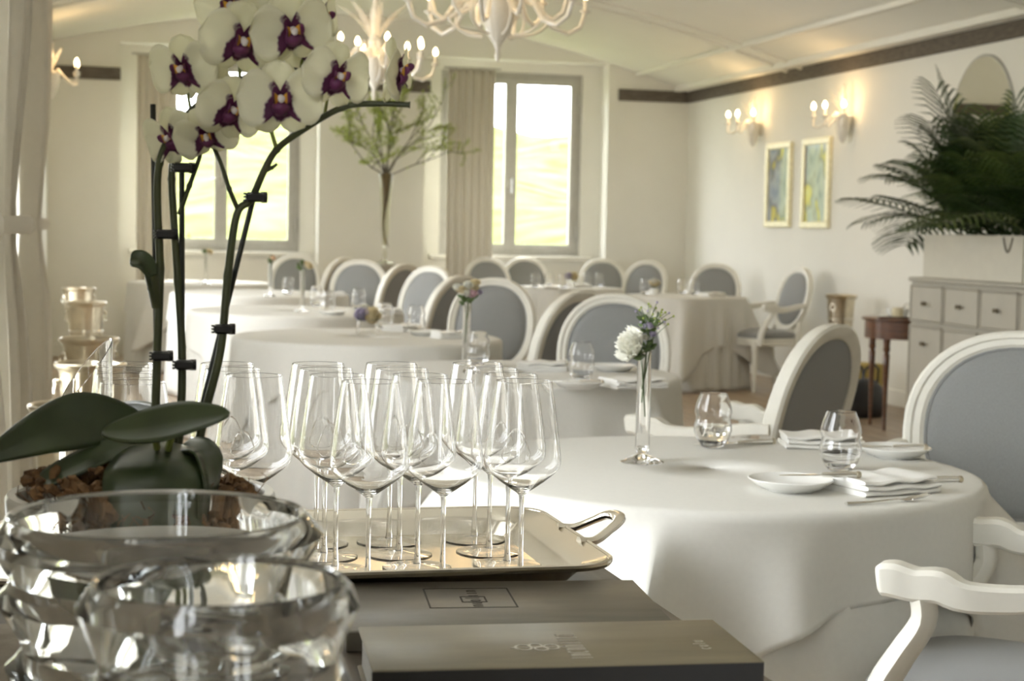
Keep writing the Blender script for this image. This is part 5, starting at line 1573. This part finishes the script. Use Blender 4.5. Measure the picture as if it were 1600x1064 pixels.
mb = MB(); mb.lathe([(0.0425, 0.06), (0.043, 0.06), (0.043, 0.15), (0.0425, 0.15)], 20); mb.build('label', PORC, bg2)

# ================================================================ CHANDELIERS
def chandelier(label, loc, R, hang):
    t = thing('chandelier', label, 'chandelier', loc)
    # local z=0 at the cup bottom
    mb = MB(); mb.lathe([(0, 0.0), (0.030, 0.0), (0.050, 0.03), (0.085, 0.10), (0.105, 0.17), (0.112, 0.20), (0.10, 0.205), (0, 0.19)], 28); mb.build('cup', MURANO, t)
    mb = MB(); mb.lathe([(0, -0.105), (0.008, -0.10), (0.017, -0.07), (0.010, -0.045), (0.018, -0.02), (0.028, 0.0), (0, 0.002)], 14); mb.build('pendant_drop', MURANO, t)
    mb = MB(); mb.lathe([(0, 0.19), (0.045, 0.20), (0.028, 0.26), (0.05, 0.32), (0.022, 0.38), (0.035, 0.50), (0.016, 0.60), (0.028, 0.66), (0.010, 0.70), (0.008, hang), (0, hang)], 16); mb.build('stem', MURANO, t)
    mb = MB(); mb.lathe([(0, hang - 0.05), (0.03, hang - 0.05), (0.06, hang - 0.02), (0.065, hang + 0.01), (0, hang + 0.01)], 20); mb.build('ceiling_rose', MURANO, t)
    n = 12
    for k in range(n):
        a = 2 * PI * k / n + 0.1; ca, sa = math.cos(a), math.sin(a)
        rr = R if k % 2 == 0 else R * 0.74
        up = 0.0 if k % 2 == 0 else 0.05
        pts = []
        for (u, z) in ((0.09, 0.20), (0.22, 0.26), (0.40, 0.20), (0.58, 0.09), (0.78, 0.06), (0.94, 0.10), (1.0, 0.18)):
            r_ = 0.04 + (rr - 0.04) * u
            pts.append((ca * r_, sa * r_, z + up))
        mb = MB(); mb.tube(pts, [0.013, 0.012, 0.012, 0.012, 0.012, 0.012, 0.012], 8); am = mb.build('arm', MURANO, t)
        bulb_candle(am, (ca * rr, sa * rr, 0.17 + up))
    for k in range(8):
        a = 2 * PI * k / 8; ca, sa = math.cos(a), math.sin(a)
        curl_leaf(t, (0.03 * ca, 0.03 * sa, 0.34), (0.55 * ca, 0.55 * sa, 1.0), 0.34, 0.028, CLEARLEAF)
        lp = [(0.09 * ca + (0.17 * math.sin(q)) * ca, 0.09 * sa + (0.17 * math.sin(q)) * sa, 0.21 - 0.10 * (1 - math.cos(q)) * 0.9) for q in [PI * j / 10 for j in range(11)]]
        mb = MB(); mb.tube(lp, 0.007, 6); mb.build('glass_loop', MURANO, t)
    L = bpy.data.lights.new('chandelier_light', 'POINT'); L.energy = 10; L.color = (1.0, 0.68, 0.34); L.shadow_soft_size = 0.25
    lo = bpy.data.objects.new('chandelier_light', L); lo.parent = t; lo.location = (0, 0, 0.30); col.objects.link(lo)
    return t
chandelier('large white art glass chandelier with looping arms, cut by the top of the view', (2.02, 8.35, 2.215), 0.48, ceil_z(2.02) - 2.215)
chandelier('white art glass chandelier with lit candle bulbs above the branch vase', (1.99, 12.0, 2.275), 0.46, ceil_z(1.99) - 2.275)

# ================================================================ TRUMPET VASE WITH BRANCHES
pd = thing('pedestal_table', 'narrow cream pedestal table under the branch vase', 'pedestal', (2.68, 15.35, 0))
mb = MB(); mb.box(-0.17, 0.17, -0.17, 0.17, 0.89, 0.925, 0.006); mb.build('top', SIDEB, pd)
mb = MB(); mb.lathe([(0, 0.04), (0.11, 0.04), (0.08, 0.10), (0.07, 0.5), (0.08, 0.82), (0.12, 0.892), (0, 0.892)], 20); mb.build('column', SIDEB, pd)
mb = MB(); mb.box(-0.15, 0.15, -0.15, 0.15, 0.0, 0.042, 0.006); mb.build('base', SIDEB, pd)
bv = thing('trumpet_vase', 'tall glass trumpet vase of budding green branches on the pedestal', 'vase', (2.66, 15.30, 0.9255))
mb = MB(); mb.lathe([(0, 0), (0.085, 0), (0.088, 0.006), (0.06, 0.016), (0.03, 0.03), (0.018, 0.06), (0.024, 0.09), (0.016, 0.12), (0.02, 0.16), (0.034, 0.30), (0.038, 0.50), (0.050, 0.68), (0.066, 0.83), (0.064, 0.832), (0.048, 0.68), (0.036, 0.50), (0.032, 0.30), (0.016, 0.17), (0, 0.15)], 28); mb.build('vase_body', glass('smoky_vase_glass', (0.93, 0.93, 0.88), 1.3), bv, angle=0.9)
mb = MB(); mb.tube([(0.035, 0, 0.155), (-0.005, 0, 0.23), (-0.022, 0, 0.36), (-0.01, 0, 0.50), (0.002, 0, 0.62), (0.004, 0, 0.74), (0.004, 0, 0.835)], [0.005, 0.009, 0.012, 0.018, 0.030, 0.042, 0.052], 10); mb.build('bound_stems', mat('bound_stems_brown', (0.20, 0.14, 0.08), 0.8, var=0.4, scale=30, stretch=(4, 4, .6)), bv)
rnd = random.Random(31)
leaves = MB()
def branch(p, d, L, depth, mb):
    n = 7; pts = [Vector(p)]; d = Vector(d).normalized()
    for i in range(n):
        d = (d + Vector((rnd.uniform(-.24, .24), rnd.uniform(-.2, .2), rnd.uniform(-.20, .20)))).normalized()
        pts.append(pts[-1] + d * L / n)
    r0 = (0.0075, 0.0048, 0.0032)[depth]
    mb.tube(pts, [r0 * (1 - 0.6 * i / n) for i in range(n + 1)], 5)
    for i in range(2, n + 1):
        if depth < 2 and rnd.random() < 0.75:
            dd = (d + Vector((rnd.uniform(-.9, .9), rnd.uniform(-.5, .5), rnd.uniform(-.5, .8)))).normalized()
            branch(pts[i], dd, L * rnd.uniform(0.35, 0.6), depth + 1, mb)
        for q in range(4 if depth else 2):
            p_ = pts[i] + Vector((rnd.uniform(-.02, .02), rnd.uniform(-.02, .02), rnd.uniform(-.02, .02)))
            u = Vector((rnd.uniform(-1, 1), rnd.uniform(-1, 1), rnd.uniform(-.6, 1))).normalized() * rnd.uniform(0.012, 0.026); v = u.orthogonal().normalized() * u.length * 0.45
            leaves.quad(p_, p_ + u * .5 + v, p_ + u, p_ + u * .5 - v)
for (dx, dz, L) in ((-0.95, 0.26, 0.62), (-0.75, 0.5, 0.50), (-0.42, 0.9, 0.52), (-0.12, 1.0, 0.55), (0.22, 1.0, 0.62), (0.5, 0.85, 0.66), (0.85, 0.55, 0.72), (1.0, 0.26, 0.75), (0.05, 0.9, 0.45)):
    mb = MB(); branch((0.0, 0, 0.80), (dx * 0.7, rnd.uniform(-.3, .1), dz + 0.25), L, 0, mb); mb.build('branch', TWIG, bv)
tag(leaves.build('young_leaves', BUDG, bv, smooth=False), kind='stuff')
